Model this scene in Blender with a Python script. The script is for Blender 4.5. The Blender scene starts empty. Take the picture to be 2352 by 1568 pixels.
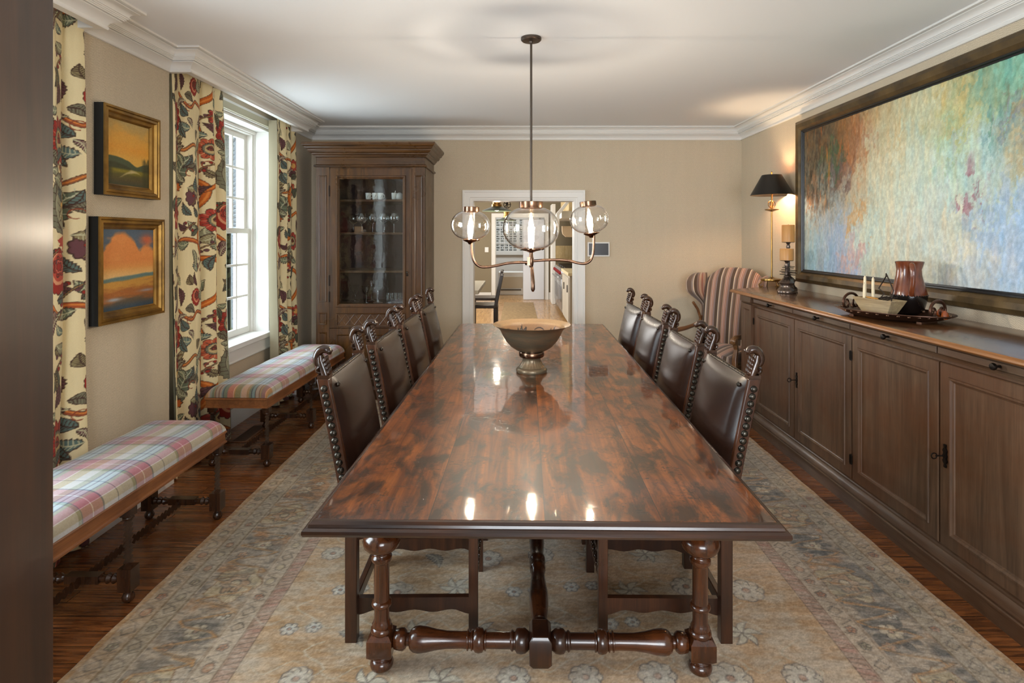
import bpy, bmesh, math, random
import numpy as np
from mathutils import Matrix, Vector
PI = math.pi
S = bpy.context.scene
COL = S.collection
random.seed(7)

def C(r, g, b):
    f = lambda v: (v/255/12.92) if v/255 <= .04045 else ((v/255+.055)/1.055)**2.4
    return (f(r), f(g), f(b), 1.0)

# ---------------------------------------------------------------- camera
cam_d = bpy.data.cameras.new('camera'); cam = bpy.data.objects.new('camera', cam_d); COL.objects.link(cam)
cam.location = (0, 0, 1.5); cam.rotation_euler = (PI/2, 0, 0)
cam_d.sensor_width = 36; cam_d.sensor_fit = 'HORIZONTAL'
cam_d.lens = 1300/2352*36
cam_d.shift_x = -10/2352; cam_d.shift_y = -239/2352
cam_d.clip_start = .02; cam_d.clip_end = 200
S.camera = cam
# ---------------------------------------------------------------- world, big lights, exposure
w = bpy.data.worlds.new('sky'); S.world = w; w.use_nodes = True
bg = w.node_tree.nodes['Background']; bg.inputs[0].default_value = (.80, .90, 1, 1); bg.inputs[1].default_value = .42

def area(name, loc, rot, sx, sy, power, col, spread=PI):
    d = bpy.data.lights.new(name, 'AREA'); d.shape = 'RECTANGLE'; d.size = sx; d.size_y = sy
    d.energy = power; d.color = col; d.spread = spread
    o = bpy.data.objects.new(name, d); COL.objects.link(o); o.location = loc; o.rotation_euler = rot; return o
def point(name, loc, power, col, r=.02):
    d = bpy.data.lights.new(name, 'POINT'); d.energy = power; d.color = col; d.shadow_soft_size = r
    o = bpy.data.objects.new(name, d); COL.objects.link(o); o.location = loc; return o
area('daylight_far_window', (-3.05, 4.35, 1.75), (0, -PI/2-.0, 0), 2.3, 2.4, 95, (.80, .91, 1))
area('daylight_near_window', (-3.05, 1.7, 1.75), (0, -PI/2, 0), 2.3, 2.4, 165, (.80, .91, 1))
area('rear_fill_light', (.3, -2.75, 1.6), (PI/2, 0, 0), 2.6, 1.9, 135, (.90, .95, 1))  # unseen fill added behind the camera to brighten the room
area('kitchen_fill_light', (-2.5, 10.2, 1.7), (0, -PI/2, 0), 1.6, 4.5, 110, (1, .98, .95))  # fill added at the solid west wall; no window stands there
area('mudroom_light', (-.2, 14.9, 2.6), (0, 0, 0), 1.2, .8, 22, (.9, .95, 1))
S.view_settings.view_transform = 'Standard'; S.view_settings.look = 'None'
S.view_settings.exposure = 1.02; S.view_settings.gamma = 1; S.view_settings.use_curve_mapping = False
cy = S.cycles
cy.use_denoising = True
cy.max_bounces = 8; cy.diffuse_bounces = 4; cy.glossy_bounces = 4; cy.transmission_bounces = 6; cy.transparent_max_bounces = 24
cy.caustics_reflective = False; cy.caustics_refractive = False; cy.sample_clamp_indirect = 6

# ---------------------------------------------------------------- node helpers
class NT:
    def __init__(s, name):
        s.m = bpy.data.materials.new(name); s.m.use_nodes = True
        s.t = s.m.node_tree; s.b = s.t.nodes['Principled BSDF']; s.out = s.t.nodes['Material Output']
    def n(s, typ, inp=None, **kw):
        nd = s.t.nodes.new(typ)
        for k, v in kw.items(): setattr(nd, k, v)
        for k, v in (inp or {}).items():
            if isinstance(v, bpy.types.NodeSocket): s.t.links.new(v, nd.inputs[k])
            else: nd.inputs[k].default_value = v
        return nd
    def math(s, op, a, b=None, c=None):
        i = {0: a}
        if b is not None: i[1] = b
        if c is not None: i[2] = c
        return s.n('ShaderNodeMath', i, operation=op).outputs[0]
    def mix(s, fac, a, b, mode='MIX'):
        nd = s.n('ShaderNodeMix', data_type='RGBA', blend_type=mode)
        for idx, v in ((0, fac), (6, a), (7, b)):
            if isinstance(v, bpy.types.NodeSocket): s.t.links.new(v, nd.inputs[idx])
            else: nd.inputs[idx].default_value = v
        return nd.outputs[2]
    def ramp(s, fac, stops, interp='LINEAR'):
        nd = s.n('ShaderNodeValToRGB', {0: fac}); cr = nd.color_ramp; cr.interpolation = interp
        while len(cr.elements) < len(stops): cr.elements.new(.5)
        for e, (p, c) in zip(cr.elements, stops): e.position = p; e.color = c
        return nd.outputs[0]
    def coord(s, scale=(1, 1, 1), kind='Object', loc=(0, 0, 0), rot=(0, 0, 0)):
        tc = s.n('ShaderNodeTexCoord')
        return s.n('ShaderNodeMapping', {0: tc.outputs[kind], 1: loc, 2: rot, 3: scale}).outputs[0]
    def noise(s, vec, scale, detail=4, rough=.55, dist=0):
        return s.n('ShaderNodeTexNoise', {'Vector': vec, 'Scale': scale, 'Detail': detail, 'Roughness': rough, 'Distortion': dist}).outputs[0]
    def bump(s, h, strength, dist=.002, nrm=None):
        i = {'Strength': strength, 'Distance': dist, 'Height': h}
        if nrm is not None: i['Normal'] = nrm
        o = s.n('ShaderNodeBump', i).outputs[0]; s.t.links.new(o, s.b.inputs['Normal']); return o
    def set(s, **kw):
        for k, v in kw.items():
            k = k.replace('_', ' ')
            if isinstance(v, bpy.types.NodeSocket): s.t.links.new(v, s.b.inputs[k])
            else: s.b.inputs[k].default_value = v
        return s

G = lambda v: (v, v, v, 1)
def plain(name, col, rough=.5, metal=0, col2=None, sc=6, bump=0, bsc=60, coat=0, spec=.5, stretch=(1, 1, 1), sheen=0):
    t = NT(name); v = t.coord(stretch)
    c = col
    if col2: c = t.mix(t.ramp(t.noise(v, sc, 5), [(.3, G(0)), (.7, G(1))]), col, col2)
    t.set(Base_Color=c, Roughness=rough, Metallic=metal, Coat_Weight=coat, Specular_IOR_Level=spec, Sheen_Weight=sheen)
    if bump: t.bump(t.noise(v, bsc, 3), bump, .003)
    return t.m
def wood(name, c1, c2, axis='z', rough=.35, coat=.0, c3=None, bump=.25, gs=1., worn=0, crough=.1):
    st = {'x': (1.3, 22, 22), 'y': (22, 1.3, 22), 'z': (22, 22, 1.3)}[axis]
    t = NT(name); v = t.coord(tuple(a*gs for a in st)); v0 = t.coord((1, 1, 1))
    n1 = t.noise(v, 1.6, 8, .62, .7)
    big = t.noise(v0, 2.6, 4, .6)
    base = t.mix(t.ramp(n1, [(.32, G(0)), (.68, G(1))]), c1, c2)
    if c3: base = t.mix(t.ramp(big, [(.42, G(0)), (.66, G(.8))]), base, c3)
    fine = t.noise(t.coord(tuple(a*gs*6 for a in st)), 1.5, 3)
    base = t.mix(.35, base, t.ramp(fine, [(.3, G(.35)), (.6, G(1))]), 'MULTIPLY')
    if worn:
        sp = t.noise(v0, 38, 5, .7)
        base = t.mix(t.ramp(sp, [(.60, G(0)), (.70, G(worn))]), base, C(30, 18, 10))
    t.set(Base_Color=base, Roughness=t.ramp(big, [(.3, G(rough*.8)), (.7, G(rough*1.2))]), Coat_Weight=coat, Coat_Roughness=crough)
    if bump: t.bump(t.mix(.5, n1, t.noise(v0, 9, 3)), bump, .003)
    return t.m
def vcol(name, rough=.8, bsc=700, bump=.3, sheen=0, spec=.3, extra=None, coat=0):
    t = NT(name); a = t.n('ShaderNodeVertexColor', layer_name='Col').outputs[0]
    v = t.coord((1, 1, 1))
    n = t.noise(v, bsc, 2)
    t.set(Base_Color=t.mix(.35, a, t.ramp(n, [(.3, G(.6)), (.7, G(1.25))]), 'MULTIPLY'), Roughness=rough, Sheen_Weight=sheen, Specular_IOR_Level=spec, Coat_Weight=coat)
    if bump: t.bump(n, bump, .002)
    return t.m
def thin_glass(name, tint=(1, 1, 1, 1), refl=1.0, rough=.0, ior=1.45, bump=0, bsc=20, edge=.0):
    t = NT(name); t.t.nodes.remove(t.b)
    tr = t.n('ShaderNodeBsdfTransparent', {0: tint}); gl = t.n('ShaderNodeBsdfGlossy', {0: (1, 1, 1, 1), 'Roughness': rough})
    lw = t.n('ShaderNodeLayerWeight', {'Blend': .5})
    if bump:
        b = t.n('ShaderNodeBump', {'Strength': bump, 'Distance': .004, 'Height': t.noise(t.coord((1, 1, 1)), bsc, 3)})
        t.t.links.new(b.outputs[0], gl.inputs['Normal']); t.t.links.new(b.outputs[0], lw.inputs['Normal'])
    sch = t.math('ADD', .045, t.math('MULTIPLY', .9, t.math('POWER', lw.outputs['Facing'], 4.0)))
    f = t.math('MINIMUM', t.math('MULTIPLY', sch, refl), 1.0)
    mx = t.n('ShaderNodeMixShader', {0: f, 1: tr.outputs[0], 2: gl.outputs[0]})
    t.t.links.new(mx.outputs[0], t.out.inputs[0]); return t.m
def emit(name, col, s):
    t = NT(name); t.t.nodes.remove(t.b)      # glowing glass envelope: emits and lets the light inside through
    e_ = t.n('ShaderNodeEmission', {0: col, 1: s}); tr = t.n('ShaderNodeBsdfTransparent', {0: (1, 1, 1, 1)})
    t.t.links.new(t.n('ShaderNodeAddShader', {0: e_.outputs[0], 1: tr.outputs[0]}).outputs[0], t.out.inputs[0]); return t.m

# ---------------------------------------------------------------- mesh helpers
class MB:
    def __init__(s): s.v = []; s.f = []
    def add(s, vs, fs, M=None):
        k = len(s.v)
        s.v += [tuple(M @ Vector(p)) if M else tuple(p) for p in vs]
        s.f += [tuple(i+k for i in f) for f in fs]; return s
    def box(s, x0, x1, y0, y1, z0, z1, M=None):
        v = [(x, y, z) for x in (x0, x1) for y in (y0, y1) for z in (z0, z1)]
        return s.add(v, [(0, 1, 3, 2), (4, 6, 7, 5), (0, 4, 5, 1), (2, 3, 7, 6), (0, 2, 6, 4), (1, 5, 7, 3)], M)
    def loft(s, rings, caps=True, closed=False, M=None):
        n = len(rings[0]); vs = [p for r in rings for p in r]; fs = []
        m = len(rings)
        for i in range(m if closed else m-1):
            a = i*n; b = ((i+1) % m)*n
            for j in range(n): fs.append((a+j, a+(j+1) % n, b+(j+1) % n, b+j))
        if caps and not closed: fs += [tuple(range(n))[::-1], tuple(range((m-1)*n, m*n))]
        return s.add(vs, fs, M)
    def lathe(s, prof, seg=24, M=None, fn=None, caps=True):
        rings = []
        for r, z in prof:
            rr = max(r, .0004)
            rings.append([((rr if fn is None else fn(rr, z, 2*PI*k/seg))*math.cos(2*PI*k/seg),
                           (rr if fn is None else fn(rr, z, 2*PI*k/seg))*math.sin(2*PI*k/seg), z) for k in range(seg)])
        return s.loft(rings, caps, M=M)
    def tube(s, pts, r, seg=10, flat=1.0, M=None, caps=True):
        P = [Vector(p) for p in pts]; n = len(P)
        R = r if isinstance(r, (list, tuple)) else [r]*n
        T = [(P[min(i+1, n-1)]-P[max(i-1, 0)]).normalized() for i in range(n)]
        u = T[0].orthogonal().normalized()
        if abs(T[0].y) < .9: u = (Vector((0, 1, 0))-T[0]*T[0].y).normalized()
        rings = []
        for i in range(n):
            u = (u-T[i]*u.dot(T[i])); u = u.normalized() if u.length > 1e-6 else T[i].orthogonal().normalized()
            w_ = T[i].cross(u)
            rings.append([P[i]+u*(R[i]*flat*math.cos(2*PI*k/seg))+w_*(R[i]*math.sin(2*PI*k/seg)) for k in range(seg)])
        return s.loft(rings, caps, M=M)
    def prism(s, poly, a0, a1, axis='y', M=None):
        f = {'y': lambda p, a: (p[0], a, p[1]), 'x': lambda p, a: (a, p[0], p[1]), 'z': lambda p, a: (p[0], p[1], a)}[axis]
        return s.loft([[f(p, a0) for p in poly], [f(p, a1) for p in poly]], M=M)
    def rects(s, rings, fn, cap0=False, cap1=True):
        # rings: (u0,u1,v0,v1,d) mapped by fn(u,v,d)
        L = [[fn(a, c, d), fn(b, c, d), fn(b, e, d), fn(a, e, d)] for a, b, c, e, d in rings]
        k = len(s.v); s.loft(L, False)
        n = len(rings)
        if cap1: s.f.append(tuple(k+(n-1)*4+i for i in range(4)))
        if cap0: s.f.append(tuple(k+i for i in (3, 2, 1, 0)))
        return s
    def plan(s, path, prof, closed=False):
        # sweep a profile (p, z) along a plan polyline, p offset to the left of travel, mitred
        P = [Vector(p) for p in path]; n = len(P); off = []
        for i in range(n):
            d1 = (P[i]-P[i-1]).normalized() if i > 0 else (P[1]-P[0]).normalized()
            d2 = (P[i+1]-P[i]).normalized() if i < n-1 else d1
            n1 = Vector((-d1.y, d1.x)); n2 = Vector((-d2.y, d2.x))
            b = n1+n2; off.append(b/(b.dot(n1)))
        rings = [[(P[i].x+off[i].x*p, P[i].y+off[i].y*p, z) for p, z in prof] for i in range(n)]
        return s.loft(rings)
    def obj(s, name, mat, parent=None, bev=0, ang=38, seg=2, label=None, recalc=True):
        me = bpy.data.meshes.new(name); me.from_pydata(s.v, [], s.f)
        if recalc:
            b = bmesh.new(); b.from_mesh(me); bmesh.ops.recalc_face_normals(b, faces=b.faces); b.to_mesh(me); b.free()
        me.shade_smooth(); me.set_sharp_from_angle(angle=math.radians(ang))
        me.materials.append(mat)
        o = bpy.data.objects.new(name, me); COL.objects.link(o)
        if parent: o.parent = parent
        if bev:
            m = o.modifiers.new('bevel', 'BEVEL'); m.width = bev; m.segments = seg; m.limit_method = 'ANGLE'; m.angle_limit = math.radians(40)
            m.harden_normals = False
        if label: o['label'] = label
        return o
def grid(name, P, colr, mat, parent=None, close_u=False):
    nv, nu = P.shape[:2]
    me = bpy.data.meshes.new(name)
    me.vertices.add(nv*nu); me.vertices.foreach_set('co', P.reshape(-1).astype(np.float32))
    I = np.arange(nv*nu).reshape(nv, nu)
    if close_u: I = np.concatenate([I, I[:, :1]], 1)
    Q = np.stack([I[:-1, :-1], I[:-1, 1:], I[1:, 1:], I[1:, :-1]], -1).reshape(-1, 4)
    me.loops.add(len(Q)*4); me.loops.foreach_set('vertex_index', Q.reshape(-1).astype(np.int32))
    me.polygons.add(len(Q)); me.polygons.foreach_set('loop_start', np.arange(0, len(Q)*4, 4, dtype=np.int32))
    me.update(calc_edges=True); me.shade_smooth()
    if colr is not None:
        c = np.clip(colr.reshape(-1, 3)/255., 0, 1); lin = np.where(c <= .04045, c/12.92, ((c+.055)/1.055)**2.4)
        a = me.color_attributes.new('Col', 'FLOAT_COLOR', 'POINT')
        a.data.foreach_set('color', np.concatenate([lin, np.ones((len(lin), 1))], 1).reshape(-1).astype(np.float32))
    me.materials.append(mat)
    o = bpy.data.objects.new(name, me); COL.objects.link(o)
    if parent: o.parent = parent
    return o
def root(name, label, cat, loc=(0, 0, 0), rz=0, group=None):
    o = bpy.data.objects.new(name, None); COL.objects.link(o); o.empty_display_size = .05
    o.location = loc; o.rotation_euler = (0, 0, rz); o['label'] = label; o['category'] = cat
    if group: o['group'] = group
    return o
def tag(o, label, cat, group=None, kind=None):
    o['label'] = label; o['category'] = cat
    if group: o['group'] = group
    if kind: o['kind'] = kind
    return o
def struct(o): o['kind'] = 'structure'; return o
def dup(src, loc, rz, label, group=None, name=None):
    def cp(o, par):
        c = o.copy(); COL.objects.link(c); c.parent = par
        for ch in list(o.children): cp(ch, c)
        return c
    r = cp(src, None); r.location = loc; r.rotation_euler = (0, 0, rz); r['label'] = label
    if group: r['group'] = group
    return r
def smooth(pts, k=5):
    P = [Vector(p) for p in pts]; out = []
    for i in range(len(P)-1):
        a, b_, c_, d_ = P[max(i-1, 0)], P[i], P[i+1], P[min(i+2, len(P)-1)]
        for j in range(k):
            t = j/k; out.append(.5*(2*b_+(c_-a)*t+(2*a-5*b_+4*c_-d_)*t*t+(3*b_-a-3*c_+d_)*t**3))
    return out+[P[-1]]
def lerps(r, k=5):
    return [r[i]+(r[i+1]-r[i])*j/k for i in range(len(r)-1) for j in range(k)]+[r[-1]]
def T(x=0, y=0, z=0, rx=0, ry=0, rz=0, s=1):
    return Matrix.Translation((x, y, z)) @ Matrix.Rotation(rz, 4, 'Z') @ Matrix.Rotation(ry, 4, 'Y') @ Matrix.Rotation(rx, 4, 'X') @ Matrix.Scale(s, 4)

# ---------------------------------------------------------------- numpy painting of patterned cloth
def vnoise(x, y, seed=0):
    r = np.random.RandomState(seed).rand(256, 256)
    xi = np.floor(x).astype(int); yi = np.floor(y).astype(int); fx = x-xi; fy = y-yi
    fx = fx*fx*(3-2*fx); fy = fy*fy*(3-2*fy); a = lambda i, j: r[(yi+j) % 256, (xi+i) % 256]
    return (a(0, 0)*(1-fx)+a(1, 0)*fx)*(1-fy)+(a(0, 1)*(1-fx)+a(1, 1)*fx)*fy
def fbm(x, y, seed=0, o=4):
    s = 0; a = .5; t = 0
    for k in range(o): s = s+a*vnoise(x*2**k, y*2**k, seed+k*7); t += a; a *= .55
    return s/t
class Ras:
    def __init__(s, w, h, res, bg, wrap=False):
        s.w = w; s.h = h; s.res = res; s.nx = int(round(w/res)); s.ny = int(round(h/res)); s.wrap = wrap
        s.im = np.zeros((s.ny, s.nx, 3)); s.im[:] = bg
    def _reg(s, x0, x1, y0, y1):
        i0 = int(x0/s.res)-1; i1 = int(x1/s.res)+2; j0 = int(y0/s.res)-1; j1 = int(y1/s.res)+2
        if not s.wrap: i0 = max(i0, 0); j0 = max(j0, 0); i1 = min(i1, s.nx); j1 = min(j1, s.ny)
        if i1 <= i0 or j1 <= j0: return None
        I = np.arange(i0, i1); J = np.arange(j0, j1)
        return np.meshgrid((I+.5)*s.res, (J+.5)*s.res)+[np.ix_(J % s.ny, I % s.nx)]
    def put(s, m, idx, col, a=1.):
        sub = s.im[idx]; m = (np.clip(m, 0, 1)*a)[..., None]; s.im[idx] = sub*(1-m)+np.array(col)*m
    def poly(s, pts, col, a=1., edge=None, ew=.002):
        P = np.array(pts); r = s._reg(P[:, 0].min(), P[:, 0].max(), P[:, 1].min(), P[:, 1].max())
        if r is None: return
        X, Y, idx = r; ins = np.zeros(X.shape, bool); n = len(P)
        for i in range(n):
            x1, y1 = P[i]; x2, y2 = P[(i+1) % n]
            if y1 == y2: continue
            c = ((Y > y1) != (Y > y2)) & (X < (x2-x1)*(Y-y1)/(y2-y1)+x1); ins ^= c
        s.put(ins.astype(float), idx, col, a)
        if edge is not None: s.line(list(map(tuple, P))+[tuple(P[0])], ew, edge)
    def line(s, pts, wd, col, a=1., taper=False):
        n = len(pts)-1
        for i in range(n):
            (x1, y1), (x2, y2) = pts[i], pts[i+1]; ww = wd*(1-(i/n)*.85) if taper else wd
            r = s._reg(min(x1, x2)-ww, max(x1, x2)+ww, min(y1, y2)-ww, max(y1, y2)+ww)
            if r is None: continue
            X, Y, idx = r; dx = x2-x1; dy = y2-y1; L = dx*dx+dy*dy+1e-12
            t = np.clip(((X-x1)*dx+(Y-y1)*dy)/L, 0, 1); d = np.hypot(X-x1-t*dx, Y-y1-t*dy)
            s.put(np.clip((ww-d)/s.res+.5, 0, 1), idx, col, a)
    def ell(s, cx, cy_, rx, ry, col, ang=0, a=1., lobes=0, amp=.15, edge=None, ew=.002):
        m = max(rx, ry)*(1+amp if lobes else 1)+.004; r = s._reg(cx-m, cx+m, cy_-m, cy_+m)
        if r is None: return
        X, Y, idx = r; c, sn = math.cos(ang), math.sin(ang); U = ((X-cx)*c+(Y-cy_)*sn)/rx; V = (-(X-cx)*sn+(Y-cy_)*c)/ry
        R = np.hypot(U, V)
        if lobes: R = R/(1+amp*np.abs(np.cos(np.arctan2(V, U)*lobes/2))-amp*.5)
        k = min(rx, ry); s.put((1-R)*k/s.res+.5, idx, col, a)
        if edge is not None: s.put(np.clip((ew-np.abs(1-R)*k)/s.res+.6, 0, 1), idx, edge, 1)
    def leaf(s, x, y, L, W, ang, col, vein=None, serr=0, edge=None):
        n = 15; up = []; dn = []
        for i in range(n+1):
            t = i/n; h = W*math.sin(PI*t**.8)*(1-.25*serr*(i % 2)); b = .18*L*math.sin(PI*t)
            up.append((t*L, h+b)); dn.append((t*L, -h+b))
        c, sn = math.cos(ang), math.sin(ang); R = lambda p: (x+p[0]*c-p[1]*sn, y+p[0]*sn+p[1]*c)
        s.poly([R(p) for p in up+dn[::-1]], col, edge=edge, ew=.0016)
        if vein is not None:
            s.line([R((t/8*L*.95, .18*L*math.sin(PI*t/8))) for t in range(9)], .0022, vein)
            for t in range(1, 8):
                b = .18*L*math.sin(PI*t/8); q = W*.75*math.sin(PI*(t/8)**.8)
                for sg in (1, -1): s.line([R((t/8*L, b)), R((t/8*L+.09*L, b+sg*q))], .0013, vein)
    def sample(s, u, v):
        return s.im[(np.floor(v/s.res).astype(int)) % s.ny, (np.floor(u/s.res).astype(int)) % s.nx]
# ---------------------------------------------------------------- materials
def wallpaper(name, ca, cb, wd=.028, lp=.0085):
    t = NT(name); v = t.coord((1, 1, 1)); sx = t.n('ShaderNodeSeparateXYZ', {0: v})
    u = t.math('ADD', sx.outputs[0], sx.outputs[1]); z = sx.outputs[2]
    zig = t.math('PINGPONG', u, wd)
    k = t.math('FRACT', t.math('DIVIDE', t.math('ADD', z, t.math('MULTIPLY', zig, .62)), lp))
    st = t.math('SMOOTH_MIN', t.math('ABSOLUTE', t.math('SUBTRACT', k, .5)), .4, .1)
    v2 = t.n('ShaderNodeCombineXYZ', {0: t.math('MULTIPLY', u, 9), 1: t.math('MULTIPLY', z, .8)}).outputs[0]
    band = t.noise(v2, 1.0, 4, .6); grit = t.noise(v, 260, 3, .7)
    c = t.mix(t.math('MULTIPLY', st, 2.3), cb, ca)
    c = t.mix(t.ramp(band, [(.35, G(0)), (.7, G(.45))]), c, C(196, 182, 158))
    c = t.mix(.45, c, t.ramp(grit, [(.3, G(.55)), (.7, G(1.2))]), 'MULTIPLY')
    t.set(Base_Color=c, Roughness=.85); t.bump(t.math('ADD', st, t.math('MULTIPLY', grit, .4)), .25, .002); return t.m
M_wall = wallpaper('herringbone_wallpaper', C(226, 212, 188), C(172, 155, 130), .021, .0082)
M_ceil = plain('ceiling_paint', C(232, 233, 235), .9, bump=.03, bsc=150)
M_white = plain('white_gloss_trim', C(226, 224, 220), .38)
M_warmwhite = plain('cream_trim', C(222, 214, 200), .45)
def floor_mat():
    t = NT('oak_strip_floor'); v = t.coord((1, 1, 1))
    br = t.n('ShaderNodeTexBrick', {'Vector': v, 'Color1': (0, 0, 0, 1), 'Color2': (1, 1, 1, 1), 'Mortar': (.5, .5, .5, 1), 'Scale': 1, 'Mortar Size': .0016,
             'Mortar Smooth': .1, 'Bias': 0, 'Brick Width': 1.35, 'Row Height': .083}, offset=.37, offset_frequency=2)
    g = t.noise(t.n('ShaderNodeVectorMath', {0: t.coord((2.2, 34, 1)), 1: br.outputs[0]}, operation='ADD').outputs[0], 1.5, 7, .62, 1.2)
    c = t.mix(t.ramp(g, [(.35, G(0)), (.62, G(1))]), C(74, 40, 20), C(150, 90, 46))
    c = t.mix(.5, c, t.ramp(br.outputs[0], [(0, G(.55)), (1, G(1.15))]), 'MULTIPLY')
    c = t.mix(br.outputs[1], c, C(18, 9, 5))
    t.set(Base_Color=c, Roughness=t.ramp(g, [(.3, G(.32)), (.7, G(.22))]), Coat_Weight=.2, Coat_Roughness=.15)
    t.bump(t.math('SUBTRACT', t.math('MULTIPLY', g, .25), br.outputs[1]), .35, .003); return t.m
M_floor = floor_mat()
M_kfloor = wood('kitchen_oak_floor', C(150, 108, 62), C(205, 160, 104), 'y', .3, .3)
M_darkpost = wood('dark_mahogany_finish', C(32, 16, 6), C(80, 46, 18), 'z', .5, .24, C(46, 23, 10), .12, gs=.45, worn=.0, crough=.2)
M_table = None

# ---------------------------------------------------------------- room shell
H = 2.625; XL = -2.11; XR = 2.32; YB = 5.83; YR = -2.4; XA = -2.25; XO = -2.52
def sbox(name, b, mat, bev=0): return struct(MB().box(*b).obj(name, mat, bev=bev))
sbox('floor', (-2.7, 2.6, YR-.1, 6.03, -.1, 0), M_floor)
sbox('ceiling', (-2.7, 2.6, YR-.1, YB+.2, H, H+.1), M_ceil)
sbox('wall_right', (XR, XR+.2, YR-.1, YB, 0, H), M_wall)
# back wall with cased opening
DX0, DX1, DZ = -.462, .615, 1.895
b = MB(); b.box(-2.7, DX0, YB, YB+.2, 0, H); b.box(DX1, XR+.2, YB, YB+.2, 0, H); b.box(DX0, DX1, YB, YB+.2, DZ, H)
struct(b.obj('wall_back', M_wall))
# left wall: thick, with two window alcoves
A1 = (.72, 2.75); A2 = (3.44, 5.42); W1 = (.98, 2.49); W2 = (3.80, 5.16); WZ0, WZ1 = .61, 2.475
b = MB()
for y0, y1 in ((YR, A1[0]), (A1[1], A2[0]), (A2[1], YB+.05)): b.box(XO, XL, y0, y1, 0, H)
for (a0, a1), (w0, w1) in ((A1, W1), (A2, W2)):
    b.box(XO, XA, a0, w0, 0, H); b.box(XO, XA, w1, a1, 0, H); b.box(XO, XA, w0, w1, 0, WZ0-.02); b.box(XO, XA, w0, w1, WZ1, H)
struct(b.obj('wall_left', M_wall))
# unseen rear wall; its wide opening is added for the fill light behind it
b = MB(); b.box(-2.7, -1.0, YR-.1, YR, 0, H); b.box(1.6, 2.6, YR-.1, YR, 0, H); b.box(-1.0, 1.6, YR-.1, YR, 0, .75); b.box(-1.0, 1.6, YR-.1, YR, 2.35, H)
struct(b.obj('wall_rear', M_wall))
b = MB()
for x in (-1.0, .25, 1.52): b.box(x, x+.08, YR-.09, YR+.01, .75, 2.35)
for z in (.75, 1.5, 2.28): b.box(-1.0, 1.6, YR-.08, YR, z, z+.07)
r3 = struct(b.obj('window_3', M_white))  # bars added to dress the fill light's opening, never in view
# crown moulding
CP = [(0, 2.5), (.013, 2.5), (.016, 2.505), (.016, 2.514), (.012, 2.517), (.012, 2.521), (.020, 2.534), (.034, 2.545), (.052, 2.551), (.054, 2.5535), (.048, 2.5545), (.048, 2.5585), (.060, 2.559), (.060, 2.5645),
      (.066, 2.565), (.066, 2.5705), (.072, 2.571), (.072, 2.5765), (.078, 2.577), (.078, 2.582), (.074, 2.584), (.078, 2.592), (.090, 2.602), (.106, 2.607), (.108, 2.609), (.102, 2.6105), (.102, 2.613), (.126, 2.6135), (.126, 2.6245), (0, 2.6245)]
XB = XL+.125
path = [(XL, YB), (XL, A2[1]-.06), (XB, A2[1]-.06), (XB, A2[0]-.0), (XL, A2[0]-.0), (XL, A1[1]-.03), (XB, A1[1]-.03), (XB, A1[0]), (XL, A1[0]), (XL, YR)]
struct(MB().plan(path[::-1], [(-p, z) for p, z in CP]).obj('trim_crown_left', M_white, ang=25))
struct(MB().plan([(XL, YB), (XR, YB)], [(-p, z) for p, z in CP]).obj('trim_crown_back', M_white, ang=25))
struct(MB().plan([(XR, YR), (XR, YB)], CP).obj('trim_crown_right', M_white, ang=25))
for i, (a0, a1) in enumerate(((A1[0], A1[1]-.03), (A2[0], A2[1]-.06))):
    b = MB(); b.box(XB-.03, XB-.001, a0+.001, a1-.001, 2.5005, H-.001); b.box(XL-.14, XB-.03, a0+.001, a0+.02, 2.5005, H-.001); b.box(XL-.14, XB-.03, a1-.02, a1-.001, 2.5005, H-.001)
    struct(b.obj('trim_pelmet_%d' % (i+1), M_white))
# baseboards
BP = [(0, 0), (.018, 0), (.018, .11), (.012, .118), (.012, .128), (.005, .14), (0, .14)]
bl = [(XL, YR), (XL, A1[0]), (XA, A1[0]), (XA, A1[1]), (XL, A1[1]), (XL, A2[0]), (XA, A2[0]), (XA, A2[1]), (XL, A2[1]), (XL, YB)]
struct(MB().plan(bl, [(-p, z) for p, z in BP]).obj('baseboard_left', M_white))
struct(MB().plan([(XL, YB), (-.575, YB)], [(-p, z) for p, z in BP]).obj('baseboard_back_west', M_white))
struct(MB().plan([(.72, YB), (XR, YB)], [(-p, z) for p, z in BP]).obj('baseboard_back_east', M_white))
struct(MB().plan([(XR, YR), (XR, YB)], BP).obj('baseboard_right', M_white))
# door casing round the opening
def casing(x0, x1, z1, yf, wd, name, mat, flip=-1, thick=.022):
    b = MB(); pr = [(0, 0), (0, thick*.5), (.012, thick*.6), (.016, thick*.85), (wd-.022, thick), (wd-.02, thick*1.25), (wd, thick*1.25), (wd, 0)]
    P = [(x0, 0), (x0, z1), (x1, z1), (x1, 0)]
    rings = []
    for i, (x, z) in enumerate(P):
        sx = -1 if i < 2 else 1; sz = 0 if i in (0, 3) else 1
        rings.append([(x+sx*p, yf+flip*d, z+sz*p) for p, d in pr])
    return struct(b.loft(rings).obj(name, mat, ang=25))
casing(DX0, DX1, DZ, YB, .09, 'door_casing_1', M_white)
b = MB(); b.box(DX0, DX0+.02, YB-.005, YB+.2, 0, DZ); b.box(DX1-.02, DX1, YB-.005, YB+.2, 0, DZ); b.box(DX0+.02, DX1-.02, YB-.005, YB+.2, DZ-.02, DZ-.001)
struct(b.obj('door_jamb_1', M_white))

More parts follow.
